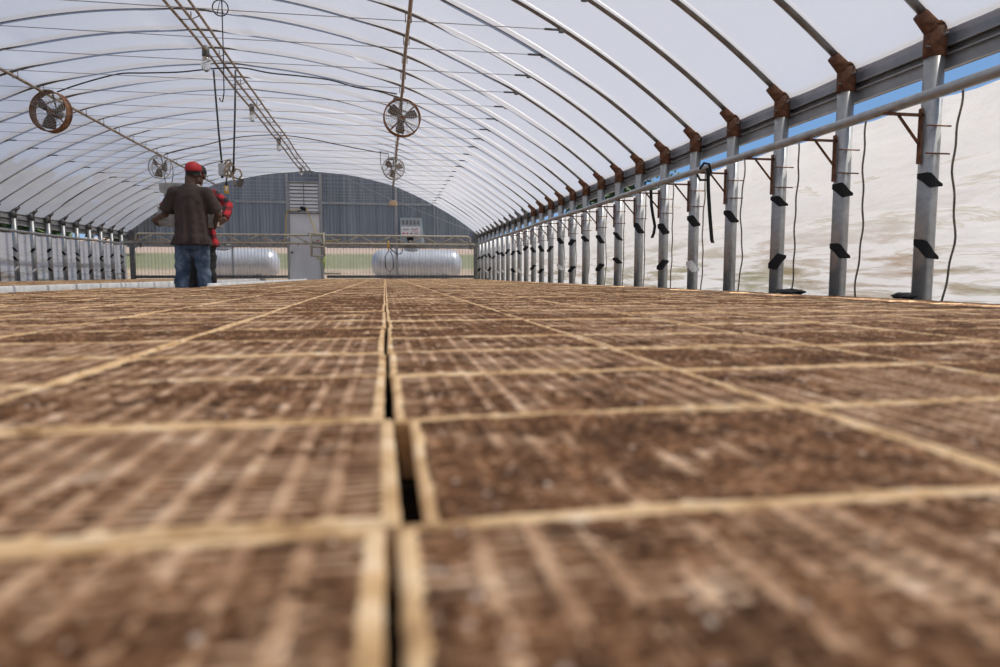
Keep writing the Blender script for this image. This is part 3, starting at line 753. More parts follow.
def white_edge(name, X, y0, y1, z0, z1, label, th=.05):
    vs = []; fs = []; ys = np.linspace(y0, y1, 60)
    for y in ys:
        w = .010 * mnoise.noise(Vector((y * 2.5, X, 0))); h = .006 * mnoise.noise(Vector((y * 3, 0, X)))
        vs += [(X - th / 2 + w, y, z0), (X - th / 2 + w, y, z1 - .012 + h), (X - th / 4 + w, y, z1 + h), (X + th / 4 + w, y, z1 + h), (X + th / 2 + w, y, z1 - .012 + h), (X + th / 2 + w * 1.5, y, z0)]
    for i in range(len(ys) - 1):
        for e in range(6): fs.append((6 * i + e, 6 * i + (e + 1) % 6, 6 * i + 6 + (e + 1) % 6, 6 * i + 6 + e))
    fs += [(5, 4, 3, 2, 1, 0), tuple(6 * (len(ys) - 1) + e for e in range(6))]
    o = MB().add(vs, fs).build(name, 'white_board', None, (X, y0, z0)); return tag(o, label, 'edge board')
white_edge('edge_board', LBX + .035, 2.0, 20.2, BT - .14, CAMTRAY + .010, 'white plastic-wrapped edge board of the bench along the left wall')
white_edge('edge_board', EDGE2 - .035, 7.35, 16.0, BT - .05, -.086, 'white-wrapped edge board between the men and the end wall door')

# tray meshes -------------------------------------------------
def skirt(vs, fs, nx, ny, depth, inset=.006):
    ringi = [i for i in range(nx)] + [j * nx + nx - 1 for j in range(1, ny)] + [(ny - 1) * nx + i for i in range(nx - 2, -1, -1)] + [j * nx for j in range(ny - 2, 0, -1)]
    o = len(vs); cx = 0
    for i in ringi: x, y, z = vs[i]; vs.append((x * (1 - inset / (W / 2)), y * (1 - inset / (D / 2)), -depth))
    n = len(ringi)
    for i in range(n): j = (i + 1) % n; fs.append((ringi[i], o + i, o + j, ringi[j]))
    fs.append(tuple(o + i for i in range(n)))
def foam_mesh(seed, w=W, d=D, ncx=13, ncy=20, depth=TH):
    rim = .0085
    def lines(size, nc, half):
        L = [(-size / 2, 2), (-size / 2 + .0025, 3)]; p = (size - 2 * rim) / nc
        for c in range(nc):
            s = -size / 2 + rim + c * p; e = s + p
            a = 0 if c == 0 else half; b = 0 if c == nc - 1 else half
            L += [(s + a, 1), (s + a + .0014, 0), (e - b - .0014, 0), (e - b, 1)]
        L += [(size / 2 - .0025, 3), (size / 2, 2)]; return L
    lx = lines(w, ncx, .0036); ly = lines(d, ncy, .0018); nx, ny = len(lx), len(ly); vs = []; fs = []
    for j, (y, ty) in enumerate(ly):
        for i, (x, tx) in enumerate(lx):
            n = mnoise.noise(Vector((x * 60, y * 60, seed * 5.1))); n2 = mnoise.noise(Vector((x * 14, y * 14, seed * 3.3)))
            if tx >= 2 or ty >= 2:
                z = .0003 + .0026 * n2 + .0007 * n; z -= .003 if (tx == 2 or ty == 2) else 0
            elif tx == 1: z = .0 + .0011 * n2 + .0006 * n
            elif ty == 1: z = -.0006 + .0011 * n2 + .0007 * n
            else: z = -.013
            k = .0006 * n
            vs.append((x + k, y + k, z))
    for j in range(ny - 1):
        for i in range(nx - 1): a = j * nx + i; fs.append((a, a + 1, a + nx + 1, a + nx))
    nin = len(fs); skirt(vs, fs, nx, ny, depth)
    mi = [1 if (3 <= i < nx - 4 and 3 <= j < ny - 4) else 0 for j in range(ny - 1) for i in range(nx - 1)] + [0] * (len(fs) - nin)
    me = bpy.data.meshes.new('seedling_tray'); me.from_pydata(vs, [], fs); me.update(); me.materials.append(M['foam']); me.materials.append(M['foam_dirty']); me.polygons.foreach_set('material_index', mi); return me
RIM = .0085
def soil_z(x, y, seed, cells=True):
    a = mnoise.fractal(Vector((x * 9, y * 13, seed * 2.7)), 1.0, 2.0, 3)
    m = mnoise.noise(Vector((x * 42, y * 42, seed + 4)))
    b = mnoise.noise(Vector((x * 95, y * 95, seed))); c = mnoise.noise(Vector((x * 230, y * 230, seed + 9)))
    st = mnoise.noise(Vector((x * 40, y * 3, seed * 1.7)))
    z = -.0002 + .0016 * a + .0012 * m + .0011 * b + .0009 * c + .0006 * st
    if cells:                     # the compost has sunk a little in every cell
        u = ((x + W / 2 - RIM) / (W - 2 * RIM) * 13) % 1; v = ((y + D / 2 - RIM) / (D - 2 * RIM) * 20) % 1
        z -= .0024 * max(0, min(1, (.5 - abs(u - .5)) * 5 - .3)) * max(0, min(1, (.5 - abs(v - .5)) * 4 - .35))
    return z
def soil_mesh(seed, nx=79, ny=81):
    vs = []; fs = []; w, d = W - .006, D - .006
    for j in range(ny):
        for i in range(nx):
            x = -w / 2 + w * i / (nx - 1); y = -d / 2 + d * j / (ny - 1)
            e = min(w / 2 - abs(x), d / 2 - abs(y)); z = soil_z(x, y, seed)
            if e < .008: z -= .0007 * (1 - e / .008)
            if e < .0005: z = -.012
            vs.append((x, y, max(z, -.012)))
    for j in range(ny - 1):
        for i in range(nx - 1): a = j * nx + i; fs.append((a, a + 1, a + nx + 1, a + nx))
    me = bpy.data.meshes.new('soil'); me.from_pydata(vs, [], fs); me.update()
    me.polygons.foreach_set('use_smooth', [True] * len(fs)); me.materials.append(M['soil']); return me
FOAM = [foam_mesh(i) for i in range(6)]; SOIL = [soil_mesh(20 + i) for i in range(10)]

def tray_ok(x, y):       # centre
    if y > 20.1: return False
    if x + W / 2 > XR - .055: return False
    lim = EDGE if y + D / 2 < YSTEP else EDGE2
    return x - W / 2 > lim - .005
cells = []
for r in range(-1, 88):
    for c in range(-8, 8):
        x = PX * (c + .5) + .0; y = Y0 + PY * (r + .5)
        if tray_ok(x, y): cells.append((x, y, c, r, 0))
for r in range(8, 88):
    for c in range(-20, -10):
        x = PX * (c + .5) - .13; y = Y0 + PY * (r + .5)
        if XL + .13 < x - W / 2 and x + W / 2 < LBX and y < 20.1: cells.append((x, y, c, r, 1))
def area(x, y):
    q = [proj(x + a * W / 2, y + b * D / 2, CAMTRAY) for a, b in ((-1, -1), (1, -1), (1, 1), (-1, 1))]
    if any(p is None for p in q): return 0
    q = [(min(1000, max(0, p[0])), min(667, max(0, p[1]))) for p in q]
    return abs(sum(q[i][0] * q[(i + 1) % 4][1] - q[(i + 1) % 4][0] * q[i][1] for i in range(4))) / 2
sc = sorted([(area(x, y), x, y, c, r, b) for x, y, c, r, b in cells], reverse=True)
sc = [s for s in sc if s[0] > .4]
near = sc[:300]; far = sc[300:]
rowmin = min(s[4] for s in near)
tr = random.Random(11)
for (a, x, y, c, r, b) in near:
    side = 'left' if c < 0 else 'right'; n = -c if c < 0 else c + 1
    pos = ordw(n) + ' ' + side + ' of the central gap'
    lab = 'soil-filled tan foam tray, %s, %s row from the camera' % (pos, ordw(r - rowmin + 1))
    jx = tr.uniform(-.002, .002); jz = tr.uniform(-.0020, .0016)
    if c == -1: jx += {-1: -.0005, 0: .0060, 1: -.001, 2: .001, 3: -.002}.get(r, 0)
    if c == 0: jx += {-1: .0025, 0: .0145, 1: .0030, 2: .003, 3: .000, 5: .004}.get(r, .0006)
    if 0 < c < 4 and r == 0: jx += .0115
    loc = Vector((x + jx, y + tr.uniform(-.0015, .0015), CAMTRAY + jz))
    o = bpy.data.objects.new('seedling_tray', FOAM[tr.randrange(6)]); COL.objects.link(o); o.location = loc
    flip = pi if tr.random() < .5 else 0
    o.rotation_euler = (tr.uniform(-.003, .003), tr.uniform(-.003, .003), flip + tr.uniform(-.006, .006))
    tag(o, lab, 'tray', 'soil-filled seedling trays on the bench')
    s = bpy.data.objects.new('soil', SOIL[tr.randrange(10)]); COL.objects.link(s); s.parent = o
    s.location = (0, 0, tr.uniform(-.0009, .0011)); WORLD[o.name] = loc
# the rest: beyond about 300 in view, one body
fv = []; ff = []; fm_ = []
for (a, x, y, c, r, b) in far:
    o = len(fv); jz = tr.uniform(-.0015, .0015); z0 = CAMTRAY + jz; x += tr.uniform(-.003, .003)
    w2, d2 = W / 2, D / 2
    prof = [(w2, d2, -TH), (w2, d2, -.002), (w2 - .003, d2 - .003, .001), (w2 - .011, d2 - .011, .0008), (w2 - .013, d2 - .013, -.006)]
    for (u, v, z) in prof:
        for sx, sy in ((-1, -1), (1, -1), (1, 1), (-1, 1)): fv.append((x + sx * u, y + sy * v, z0 + z))
    for i in range(4):
        for e in range(4): ff.append((o + 4 * i + e, o + 4 * i + (e + 1) % 4, o + 4 * i + 4 + (e + 1) % 4, o + 4 * i + 4 + e)); fm_.append(0)
    ff.append((o + 3, o + 2, o + 1, o)); fm_.append(0)
    for i in range(12):                     # ribs along the tray
        xx = x - w2 + .011 + (W - .022) * (i + 1) / 13; q = len(fv); h = z0 + tr.uniform(-.0012, .0006)
        for ax, az in ((-.004, -.008), (-.003, 0), (.003, 0), (.004, -.008)):
            for yy in (y - d2 + .012, y + d2 - .012): fv.append((xx + ax, yy, h + az))
        for e in range(3): ff.append((q + 2 * e, q + 2 * e + 2, q + 2 * e + 3, q + 2 * e + 1)); fm_.append(2)
    nx, ny = 22, 16; q = len(fv); sd = tr.uniform(0, 50); lift = tr.uniform(-.0008, .0012)
    for j in range(ny):
        for i in range(nx):
            lx = (-.5 + i / (nx - 1)) * (W - .010); ly = (-.5 + j / (ny - 1)) * (D - .010)
            ed = i in (0, nx - 1) or j in (0, ny - 1)
            fv.append((x + lx, y + ly, z0 + (-.004 if ed else lift + soil_z(lx, ly, sd, False))))
    for j in range(ny - 1):
        for i in range(nx - 1): k = q + j * nx + i; ff.append((k, k + 1, k + nx + 1, k + nx)); fm_.append(1)
me = bpy.data.meshes.new('seedling_trays'); me.from_pydata(fv, [], ff); me.update()
me.materials.append(M['foam']); me.materials.append(M['soil']); me.materials.append(M['foam_dirty']); me.polygons.foreach_set('material_index', fm_)
me.polygons.foreach_set('use_smooth', [i == 1 for i in fm_])
o = link('seedling_trays', me); tag(o, 'far field of soil-filled foam trays reaching to the end wall', 'trays', None, 'stuff')

# crumpled black liner lumps at the feet of the right posts
for i, (x, y, sx, lab) in enumerate(((790, 288, .16, 'crumpled black plastic lump lying at the foot of the third right wall post'), (906, 292, .09, 'crumpled black plastic lump at the foot of the first right wall post'), (487, 277, .2, 'small dark plastic lump at the far end of the right wall'))):
    Xp = XR - .035; d = ray(x, y); p = d * (Xp / d.x)
    m = MB(); bm = bmesh.new(); bmesh.ops.create_icosphere(bm, subdivisions=3, radius=1)
    for v in bm.verts:
        n = mnoise.noise(v.co * 2.1 + Vector((i * 5, 0, 0))); v.co *= 1 + .45 * n
        v.co = Vector((v.co.x * .03, v.co.y * sx, v.co.z * .020))
    vs = [v.co + Vector((Xp, p.y, CAMTRAY - .0)) for v in bm.verts]; bm.verts.index_update(); fs = [[v.index for v in f.verts] for f in bm.faces]; bm.free()
    m.add(vs, fs).box((Xp, p.y, (BT + CAMTRAY) / 2), (.03, sx * 1.3, CAMTRAY - BT))
    tag(m.build('plastic_sheet', 'liner', None, (Xp, p.y, BT)), lab, 'plastic sheet', 'black plastic lumps')

# ------------------------------------------------------------------ people
def fused(mb, name, material, parent, voxel=.008, smooth=6, origin=None, after=None):
    o = mb.build(name + '_src', material, parent, origin)
    r = o.modifiers.new('r', 'REMESH'); r.mode = 'VOXEL'; r.voxel_size = voxel; r.use_smooth_shade = True
    s = o.modifiers.new('s', 'SMOOTH'); s.factor = .5; s.iterations = smooth
    dg = bpy.context.evaluated_depsgraph_get(); me = bpy.data.meshes.new_from_object(o.evaluated_get(dg))
    me.name = name; o.modifiers.clear(); old = o.data; o.data = me; bpy.data.meshes.remove(old)
    o.name = name
    if len(me.materials) == 0: me.materials.append(M[material] if isinstance(material, str) else material)
    me.polygons.foreach_set('use_smooth', [True] * len(me.polygons))
    if after: after(me)
    return o
M['skin'] = noisy('dark_brown_skin', [(.3, (.085, .042, .026)), (.7, (.125, .064, .040))], 9, .5)
M['shirt'] = noisy('dark_brown_cotton', [(.3, (.032, .020, .017)), (.7, (.070, .046, .038))], 5, .85, 0, .2)
M['jeans'] = noisy('blue_denim', [(.3, (.018, .030, .055)), (.50, (.055, .085, .135)), (.68, (.17, .22, .29))], 7, .85, 0, .3, (1, 1, .7))
M['cap_red'] = noisy('red_cap_cloth', [(.3, (.36, .012, .018)), (.7, (.52, .025, .03))], 8, .7)
M['black_cloth'] = noisy('black_cotton', [(.3, (.012, .012, .013)), (.75, (.030, .029, .029))], 6, .8, 0, .2)
M['hair'] = mat('black_hair', (.010, .008, .007), .7)
M['boot'] = noisy('dark_boot_leather', [(.3, (.018, .015, .014)), (.7, (.04, .034, .03))], 10, .6)
M['shoe_white'] = mat('white_shoe', (.7, .7, .68), .6)
M['eye'] = mat('eye_white', (.75, .72, .68), .3)
def plaid():
    m = mat('red_black_plaid', rough=.85); t = NT(m); tc = t.add('ShaderNodeTexCoord'); sp = t.add('ShaderNodeSeparateXYZ'); t.link(tc.outputs['Object'], sp.inputs[0])
    outs = []
    for ax, sc_ in (('X', 9), ('Z', 9)):
        a = t.add('ShaderNodeMath', operation='MULTIPLY'); t.link(sp.outputs[ax], a.inputs[0]); a.inputs[1].default_value = sc_
        f = t.add('ShaderNodeMath', operation='FRACT'); t.link(a.outputs[0], f.inputs[0])
        g = t.add('ShaderNodeMath', operation='GREATER_THAN'); t.link(f.outputs[0], g.inputs[0]); g.inputs[1].default_value = .5; outs.append(g.outputs[0])
    s = t.add('ShaderNodeMath', operation='ADD'); t.link(outs[0], s.inputs[0]); t.link(outs[1], s.inputs[1])
    h = t.add('ShaderNodeMath', operation='MULTIPLY'); t.link(s.outputs[0], h.inputs[0]); h.inputs[1].default_value = .5
    c = t.ramp(h.outputs[0], [(0, (.46, .012, .02)), (.5, (.16, .006, .010)), (1, (.012, .008, .009))])
    c_ = t.n[-1]; t.link(c, t.b.inputs['Base Color']); return m
M['plaid'] = plaid()

def limb(mb, pts, rs, n=14):
    mb.tube(pts, rs, n)
    for p, r in zip(pts, rs): mb.ell(p, (r, r, r), 12, 8)
def hand(mb, wrist, fwd, palm_n, side, curl, s=1.0):
    """fwd: direction of the fingers, palm_n: the way the palm faces, side: direction towards the thumb"""
    w = Vector(wrist); f = Vector(fwd).normalized(); pn = Vector(palm_n); pn = (pn - f * pn.dot(f)).normalized(); sd = Vector(side); sd = (sd - f * sd.dot(f) - pn * sd.dot(pn)).normalized()
    for u in np.linspace(-.026, .026, 5):
        mb.tube([w + sd * u * .6 * s, w + f * .05 * s + sd * u * s, w + f * .092 * s + sd * u * s], [.017 * s, .016 * s, .013 * s], 8)
    L = (.068, .078, .072, .056)
    for i in range(4):
        b = w + f * .088 * s + sd * (.029 - .019 * i) * s; d = f.copy(); pts = [b - f * .02 * s, b]; ang = 0
        for seg in (.45, .32, .25):
            ang += curl; d = f * cos(ang) + pn * sin(ang); pts.append(pts[-1] + d * L[i] * seg * s)
        mb.tube(pts, [.0098 * s, .0095 * s, .009 * s, .0085 * s, .0065 * s], 8); mb.ell(pts[-1], (.0066 * s,) * 3, 8, 6)
    b = w + f * .022 * s + sd * .024 * s
    d1 = (sd * .75 + f * .6 + pn * .3).normalized(); d2 = (sd * .25 + f * .7 + pn * .65).normalized()
    mb.tube([w + f * .015 * s, b, b + d1 * .035 * s, b + d1 * .035 * s + d2 * .04 * s], [.013 * s, .0135 * s, .0115 * s, .008 * s], 8)
    mb.ell(b + d1 * .035 * s + d2 * .04 * s, (.0082 * s,) * 3, 8, 6)

def person(loc, yaw, H, arms, cfg, label, name='person'):
    """local frame: feet at 0, the figure faces +Y; arms = {-1:(elbow, wrist, handargs), 1:...} in local metres"""
    t = thing(name, (0, 0, 0), label, 'person')
    s = H / 1.76
    def V(x, y, z): return Vector((x * s, y * s, z * s))
    X, Yv = (1, 0, 0), (0, 1, 0)
    lean = cfg.get('lean', 0)
    # --- body
    b = MB()
    b.loft([(V(0, 0, .84), X, Yv, .155 * s, .10 * s), (V(0, 0, .95), X, Yv, .165 * s, .11 * s), (V(0, 0, 1.08), X, Yv, .145 * s, .10 * s), (V(0, 0, 1.22), X, Yv, .165 * s, .11 * s), (V(0, 0, 1.36), X, Yv, .175 * s, .105 * s), (V(0, -.01, 1.43), X, Yv, .13 * s, .08 * s), (V(0, -.01, 1.48), X, Yv, .065 * s, .06 * s)], 22)
    limb(b, [V(0, -.01, 1.44), V(0, 0, 1.50), V(0, .015, 1.58)], [.062 * s, .056 * s, .056 * s])
    hc = V(cfg.get('hx', 0), .025, 1.628)
    hr = Matrix.Rotation(cfg.get('hyaw', 0), 3, 'Z') @ Matrix.Rotation(cfg.get('hpitch', 0), 3, 'X')
    def Hd(x, y, z): return hc + hr @ (Vector((x, y, z)) * s)
    b.ell(Hd(0, -.005, .025), (.074 * s, .094 * s, .092 * s), 22, 16, hr)
    b.ell(Hd(0, .03, -.045), (.056 * s, .062 * s, .068 * s), 18, 12, hr)
    b.ell(Hd(0, .058, -.088), (.030 * s, .026 * s, .024 * s), 12, 8, hr)           # chin
    b.tube([Hd(0, .083, .022), Hd(0, .100, -.005), Hd(0, .108, -.025)], [.010 * s, .013 * s, .016 * s], 10); b.ell(Hd(0, .100, -.028), (.019 * s, .014 * s, .011 * s), 10, 8, hr)
    b.ell(Hd(0, .083, -.055), (.026 * s, .014 * s, .007 * s), 12, 8, hr); b.ell(Hd(0, .082, -.066), (.022 * s, .014 * s, .008 * s), 12, 8, hr)
    b.ell(Hd(0, .078, .035), (.055 * s, .014 * s, .010 * s), 14, 8, hr)             # brow
    for e in (-1, 1): b.ell(Hd(.076 * e, -.005, -.008), (.011 * s, .022 * s, .032 * s), 10, 10, hr)
    for e in (-1, 1):
        sh = V(.185 * e, -.01, 1.405); el, wr, ha = arms[e]; el = Vector(el); wr = Vector(wr)
        limb(b, [V(.11 * e, -.01, 1.40), sh, sh.lerp(el, .5), el, el.lerp(wr, .45), wr], [.058 * s, .058 * s, .050 * s, .041 * s, .038 * s, .028 * s])
        hand(b, wr, *ha, s=1.02 * s)
        hp = V(.09 * e, 0, .86); kn, an = cfg['legs'][e]; kn = V(*kn); an = V(*an)
        limb(b, [hp, hp.lerp(kn, .5), kn, kn.lerp(an, .35), an], [.088 * s, .075 * s, .056 * s, .056 * s, .040 * s])
    bo = fused(b, 'body', 'skin', t, .0065, 4)
    # eyes
    em = MB()
    for e in (-1, 1): em.ell(Hd(.030 * e, .079, .012), (.012 * s, .008 * s, .007 * s), 10, 8, hr)
    em.build('eyes', 'eye', t)
    # --- trousers
    j = MB()
    j.loft([(V(0, 0, .78), X, Yv, .150 * s, .12 * s), (V(0, 0, .86), X, Yv, .168 * s, .125 * s), (V(0, 0, .98), X, Yv, .155 * s, .112 * s)], 22)
    rnd = random.Random(cfg['seed'])
    for e in (-1, 1):
        hp = V(.085 * e, 0, .86); kn, an = cfg['legs'][e]; kn = V(*kn); an = V(*an); pts = []; rs = []
        for i in range(25):
            u = i / 24; p = hp.lerp(kn, u / .5) if u < .5 else kn.lerp(an - V(0, 0, .055), (u - .5) / .5)
            rr = (.100 - .024 * min(1, u / .45)) + .003 * sin(u * 40 + e) * (.3 + u) + (.012 * max(0, u - .6) / .4)
            p = p + Vector((.005 * sin(u * 23 + e * 2), .006 * sin(u * 19 + e), 0)); pts.append(p); rs.append(rr * s)
        j.tube(pts, rs, 18)
    def folds(me):
        for v in me.vertices:
            c = v.co; v.co = c + v.normal * (.009 * mnoise.noise(Vector((c.x * 9, c.y * 9, c.z * 16 + 3))) + .005 * mnoise.noise(c * 32))
    fused(j, 'trousers', cfg['trousers'], t, .010, 3, after=folds)
    # --- shoes
    for e in (-1, 1):
        an = V(*cfg['legs'][e][1]); m = MB(); fx = .05 * e
        m.loft([((an.x - fx * .2, an.y - .075 * s, .045 * s), X, (0, 0, 1), .034 * s, .040 * s), ((an.x, an.y, .055 * s), X, (0, 0, 1), .043 * s, .052 * s), ((an.x + fx * .4, an.y + .09 * s, .042 * s), X, (0, 0, 1), .050 * s, .040 * s), ((an.x + fx * .7, an.y + .17 * s, .030 * s), X, (0, 0, 1), .040 * s, .028 * s), ((an.x + fx * .75, an.y + .195 * s, .024 * s), X, (0, 0, 1), .015 * s, .014 * s)], 16)
        m.tube([(an.x, an.y - .015, .05 * s), (an.x, an.y - .015, .14 * s)], .052 * s, 14)
        fused(m, 'shoe', cfg['shoe'], t, .008, 3)
    # --- shirt
    k = MB(); hem = cfg['hem']
    sec = [(hem, .206, .160), (hem + .08, .192, .150), (.95, .174, .138), (1.10, .168, .130), (1.25, .174, .128), (1.37, .182, .122), (1.445, .150, .102), (1.492, .088, .076), (1.508, .066, .062)]
    k.loft([(V(0, -.006, z), X, Yv, a * s, c * s) for z, a, c in sec], 30)
    for e in (-1, 1):
        sh = V(.165 * e, -.01, 1.405); el, wr, ha = arms[e]; el = Vector(el); wr = Vector(wr)
        if cfg['sleeve'] == 'short':
            en = sh.lerp(el, .86); k.tube([V(.07 * e, -.01, 1.41), sh, sh.lerp(en, .5), en], [.078 * s, .080 * s, .078 * s, .084 * s], 18)
            k.ell(sh, (.079 * s,) * 3, 14, 10)
        else:
            en = wr.lerp(el, .10)
            k.tube([V(.08 * e, -.01, 1.385), sh, sh.lerp(el, .5), el, el.lerp(en, .5), en], [.08 * s, .080 * s, .072 * s, .062 * s, .056 * s, .046 * s], 18)
            k.ell(sh, (.079 * s,) * 3, 14, 10); k.ell(el, (.061 * s,) * 3, 12, 8)
    def drape(me):
        for v in me.vertices:
            c = v.co; q = max(0, min(1, (1.40 * s - c.z) / (.6 * s)))
            ang = math.atan2(c.y, c.x)
            v.co = c + Vector((v.normal.x, v.normal.y, 0)) * (0 if v.normal.z < -.4 else 1) * (q * (.016 * sin(ang * 8 + 1.5 * sin(c.z * 5)) + .014 * mnoise.noise(Vector((c.x * 14, c.y * 14, c.z * 2.5)))) + .005 * mnoise.noise(c * 18))
            if c.z < (hem + .10) * s: v.co.x *= 1 + .10 * (hem + .10 - c.z / s) / .1 * (.5 if c.x > 0 else 1)
    fused(k, 'shirt', cfg['shirt'], t, .010, 5, after=drape)
    # --- cap
    c = MB(); vs = []; fs = []; n = 28
    lev = [(0, 1.0), (.3, 1.01), (.55, .96), (.75, .80), (.9, .55), (.98, .22)]
    for side, off in ((0, .0), (1, -.006)):
        for (q, rr) in lev:
            for i in range(n):
                a = 2 * pi * i / n; z = .035 + q * .098 + off; dip = -.028 * max(0, -sin(a)) * (1 - q)
                vs.append(Hd((.086 + off) * rr * cos(a), -.004 + (.108 + off) * rr * sin(a), z + dip))
    m = len(lev)
    for side in (0, 1):
        o = side * m * n
        for l in range(m - 1):
            for i in range(n):
                f = (o + l * n + i, o + l * n + (i + 1) % n, o + (l + 1) * n + (i + 1) % n, o + (l + 1) * n + i); fs.append(f if not side else tuple(reversed(f)))
        top = tuple(o + (m - 1) * n + i for i in range(n)); fs.append(top if not side else tuple(reversed(top)))
    for i in range(n): fs.append((i, m * n + i, m * n + (i + 1) % n, (i + 1) % n))
    c.add(vs, fs); cap = c.build('cap', cfg['cap'], t)
    br = MB(); vs = []; fs = []; nn = 13
    for lz in (0, .006):
        for j_ in range(5):
            for i in range(nn):
                a = radians(20 + 140 * i / (nn - 1)); rr = j_ / 4
                vs.append(Hd(.088 * cos(a), -.004 + .108 * sin(a) + rr * .072 * sin(a), .040 + lz - .016 * rr - .014 * rr * cos(a) ** 2))
    L = 5 * nn
    for j_ in range(4):
        for i in range(nn - 1):
            a = j_ * nn + i; f = (a, a + 1, a + nn + 1, a + nn); fs.append(tuple(reversed(f))); fs.append(tuple(L + x for x in f))
    for i in range(nn - 1):
        for a in (i, 4 * nn + i): fs.append((a, a + 1, a + 1 + L, a + L))
    for j_ in range(4):
        for a in (j_ * nn, j_ * nn + nn - 1): fs.append((a, a + nn, a + nn + L, a + L))
    br.add(vs, fs).build('brim', cfg['cap'], cap)
    MB().ell(Hd(0, -.004, .136), (.010 * s, .010 * s, .006 * s), 10, 6).build('button', cfg['cap'], cap)
    # --- hair, below the cap at the back and sides
    hm = MB(); vs = []; fs = []; n1, n2 = 21, 6
    for lay in (0, .010):
        for i in range(n1):
            a = radians(175 + 190 * i / (n1 - 1))
            for j_ in range(n2):
                z = .050 - .085 * j_ / (n2 - 1); k_ = sqrt(max(.1, 1 - ((z - .025) / .105) ** 2))
                vs.append(Hd((.070 + lay) * k_ * cos(a), -.005 + (.090 + lay) * k_ * sin(a), z))
    L = n1 * n2
    for i in range(n1 - 1):
        for j_ in range(n2 - 1):
            a = i * n2 + j_; f = (a, a + n2, a + n2 + 1, a + 1); fs.append(tuple(reversed(f))); fs.append(tuple(L + x for x in f))
    for i in range(n1 - 1):
        for a in (i * n2, i * n2 + n2 - 1): fs.append((a, a + n2, a + n2 + L, a + L))
    hm.add(vs, fs).build('hair', 'hair', t)
    t.location = loc; t.rotation_euler = (0, 0, yaw); WORLD[t.name] = Vector(loc)
    return t

p1 = at(194.0, 284, 8.07); L1 = Vector((p1.x, 8.07, FLOOR))
# the tray stack held between them
ST = Vector((at(191.0, 220, 8.52).x, 8.53, 0))
def loc1(x, y, z): return Vector((x - L1.x, y - L1.y, z - FLOOR))
hw = .318; zb0 = .575
arms1 = {
    -1: ((-.285, .05, 1.17), loc1(ST.x - hw - .012, ST.y - .235, .63), ((.05, 1, -.30), (1, 0, .1), (.1, .3, 1), .35)),
    1: ((.285, .03, 1.17), loc1(ST.x + hw + .012, ST.y - .235, .61), ((-.05, 1, -.30), (-1, 0, .1), (-.1, .3, 1), .35)),
}
person(L1, radians(2), 1.755, arms1, dict(legs={-1: ((-.125, .02, .48), (-.14, -.02, .08)), 1: ((.105, .03, .48), (.125, .01, .08))}, seed=3, trousers='jeans', shoe='boot', shirt='shirt', sleeve='short', hem=.825, cap='cap_red', hx=.035, hyaw=radians(-4), hpitch=radians(-8)),
       'person in red cap, dark brown t-shirt and blue jeans, seen from behind')
p2 = at(201.5, 284, 9.0); L2 = Vector((p2.x, 9.0, FLOOR))
def loc2(x, y, z):      # faces -Y
    return Vector((-(x - L2.x), -(y - L2.y), z - FLOOR))
arms2 = {
    -1: (loc2(at(227.5, 206, 8.85).x, 8.88, .86), loc2(ST.x + hw + .04, ST.y + .06, .66), ((.35, .9, -.3), (1, 0, .1), (.1, .3, 1), .4)),
    1: (loc2(L2.x - .36, 8.88, .84), loc2(ST.x - hw - .04, ST.y + .12, .66), ((-.2, .9, -.3), (-1, 0, .1), (-.1, .3, 1), .4)),
}
person(L2, pi, 1.86, arms2, dict(legs={-1: ((-.10, .02, .49), (-.10, 0, .08)), 1: ((.11, .02, .49), (.12, 0, .08))}, seed=8, trousers='black_cloth', shoe='shoe_white', shirt='plaid', sleeve='long', hem=.80, cap='black_cloth', hx=-.02, hyaw=radians(-20), hpitch=radians(-14)),
       'person in red and black plaid shirt facing the red-capped person')

# stack of foam trays held between them
def held_mesh():
    w, d, h = .65, .33, .052; m = MB(); m.box((0, 0, h / 2), (w, d, h), bev=.005); return m
M['foam_grey'] = noisy('old_grey_foam', [(.3, (.36, .34, .31)), (.7, (.58, .56, .52))], 14, .85, 0, .2)
hm_ = foam_mesh(40, .65, .33, 21, 11, .052)
hm_.name = 'foam_tray'; hm_.materials.clear(); hm_.materials.append(M['foam_grey']); hm_.materials.append(M['foam_grey'])
offs = [0, .005, -.004, .003, .05, .045, .05, .04, -.03, -.028]
NST = 9
sm_ = foam_mesh(41, .42, .30, 13, 11, .052); sm_.name = 'foam_tray_small'; sm_.materials.clear(); sm_.materials.append(M['foam_grey']); sm_.materials.append(M['foam_grey'])
for i in range(NST):
    big = i < 4
    o = bpy.data.objects.new('foam_tray', hm_ if big else sm_); COL.objects.link(o)
    dx = [0, .004, -.004, .0, -.04, -.035, -.045, -.085, -.09][i]
    o.location = (ST.x + dx, ST.y, zb0 + .052 + i * .0545); o.rotation_euler = (0, 0, radians([0, 1, -1, .5, 3, 2, 3, -2, -2][i]))
    nm = 'topmost' if i == NST - 1 else ('bottom one' if i == 0 else ordw(i + 1) + ' from the bottom')
    tag(o, '%s grey foam tray held between the two men, %s of the stack' % ('wide' if big else 'narrower', nm), 'tray', 'foam trays carried in a stack')
    WORLD[o.name] = Vector(o.location)
    if i == NST - 1:
        sl_ = bpy.data.objects.new('soil', SOIL[0]); COL.objects.link(sl_); sl_.parent = o; sl_.scale = (.40 / W, .28 / D, 1); sl_.location = (0, 0, .0035)

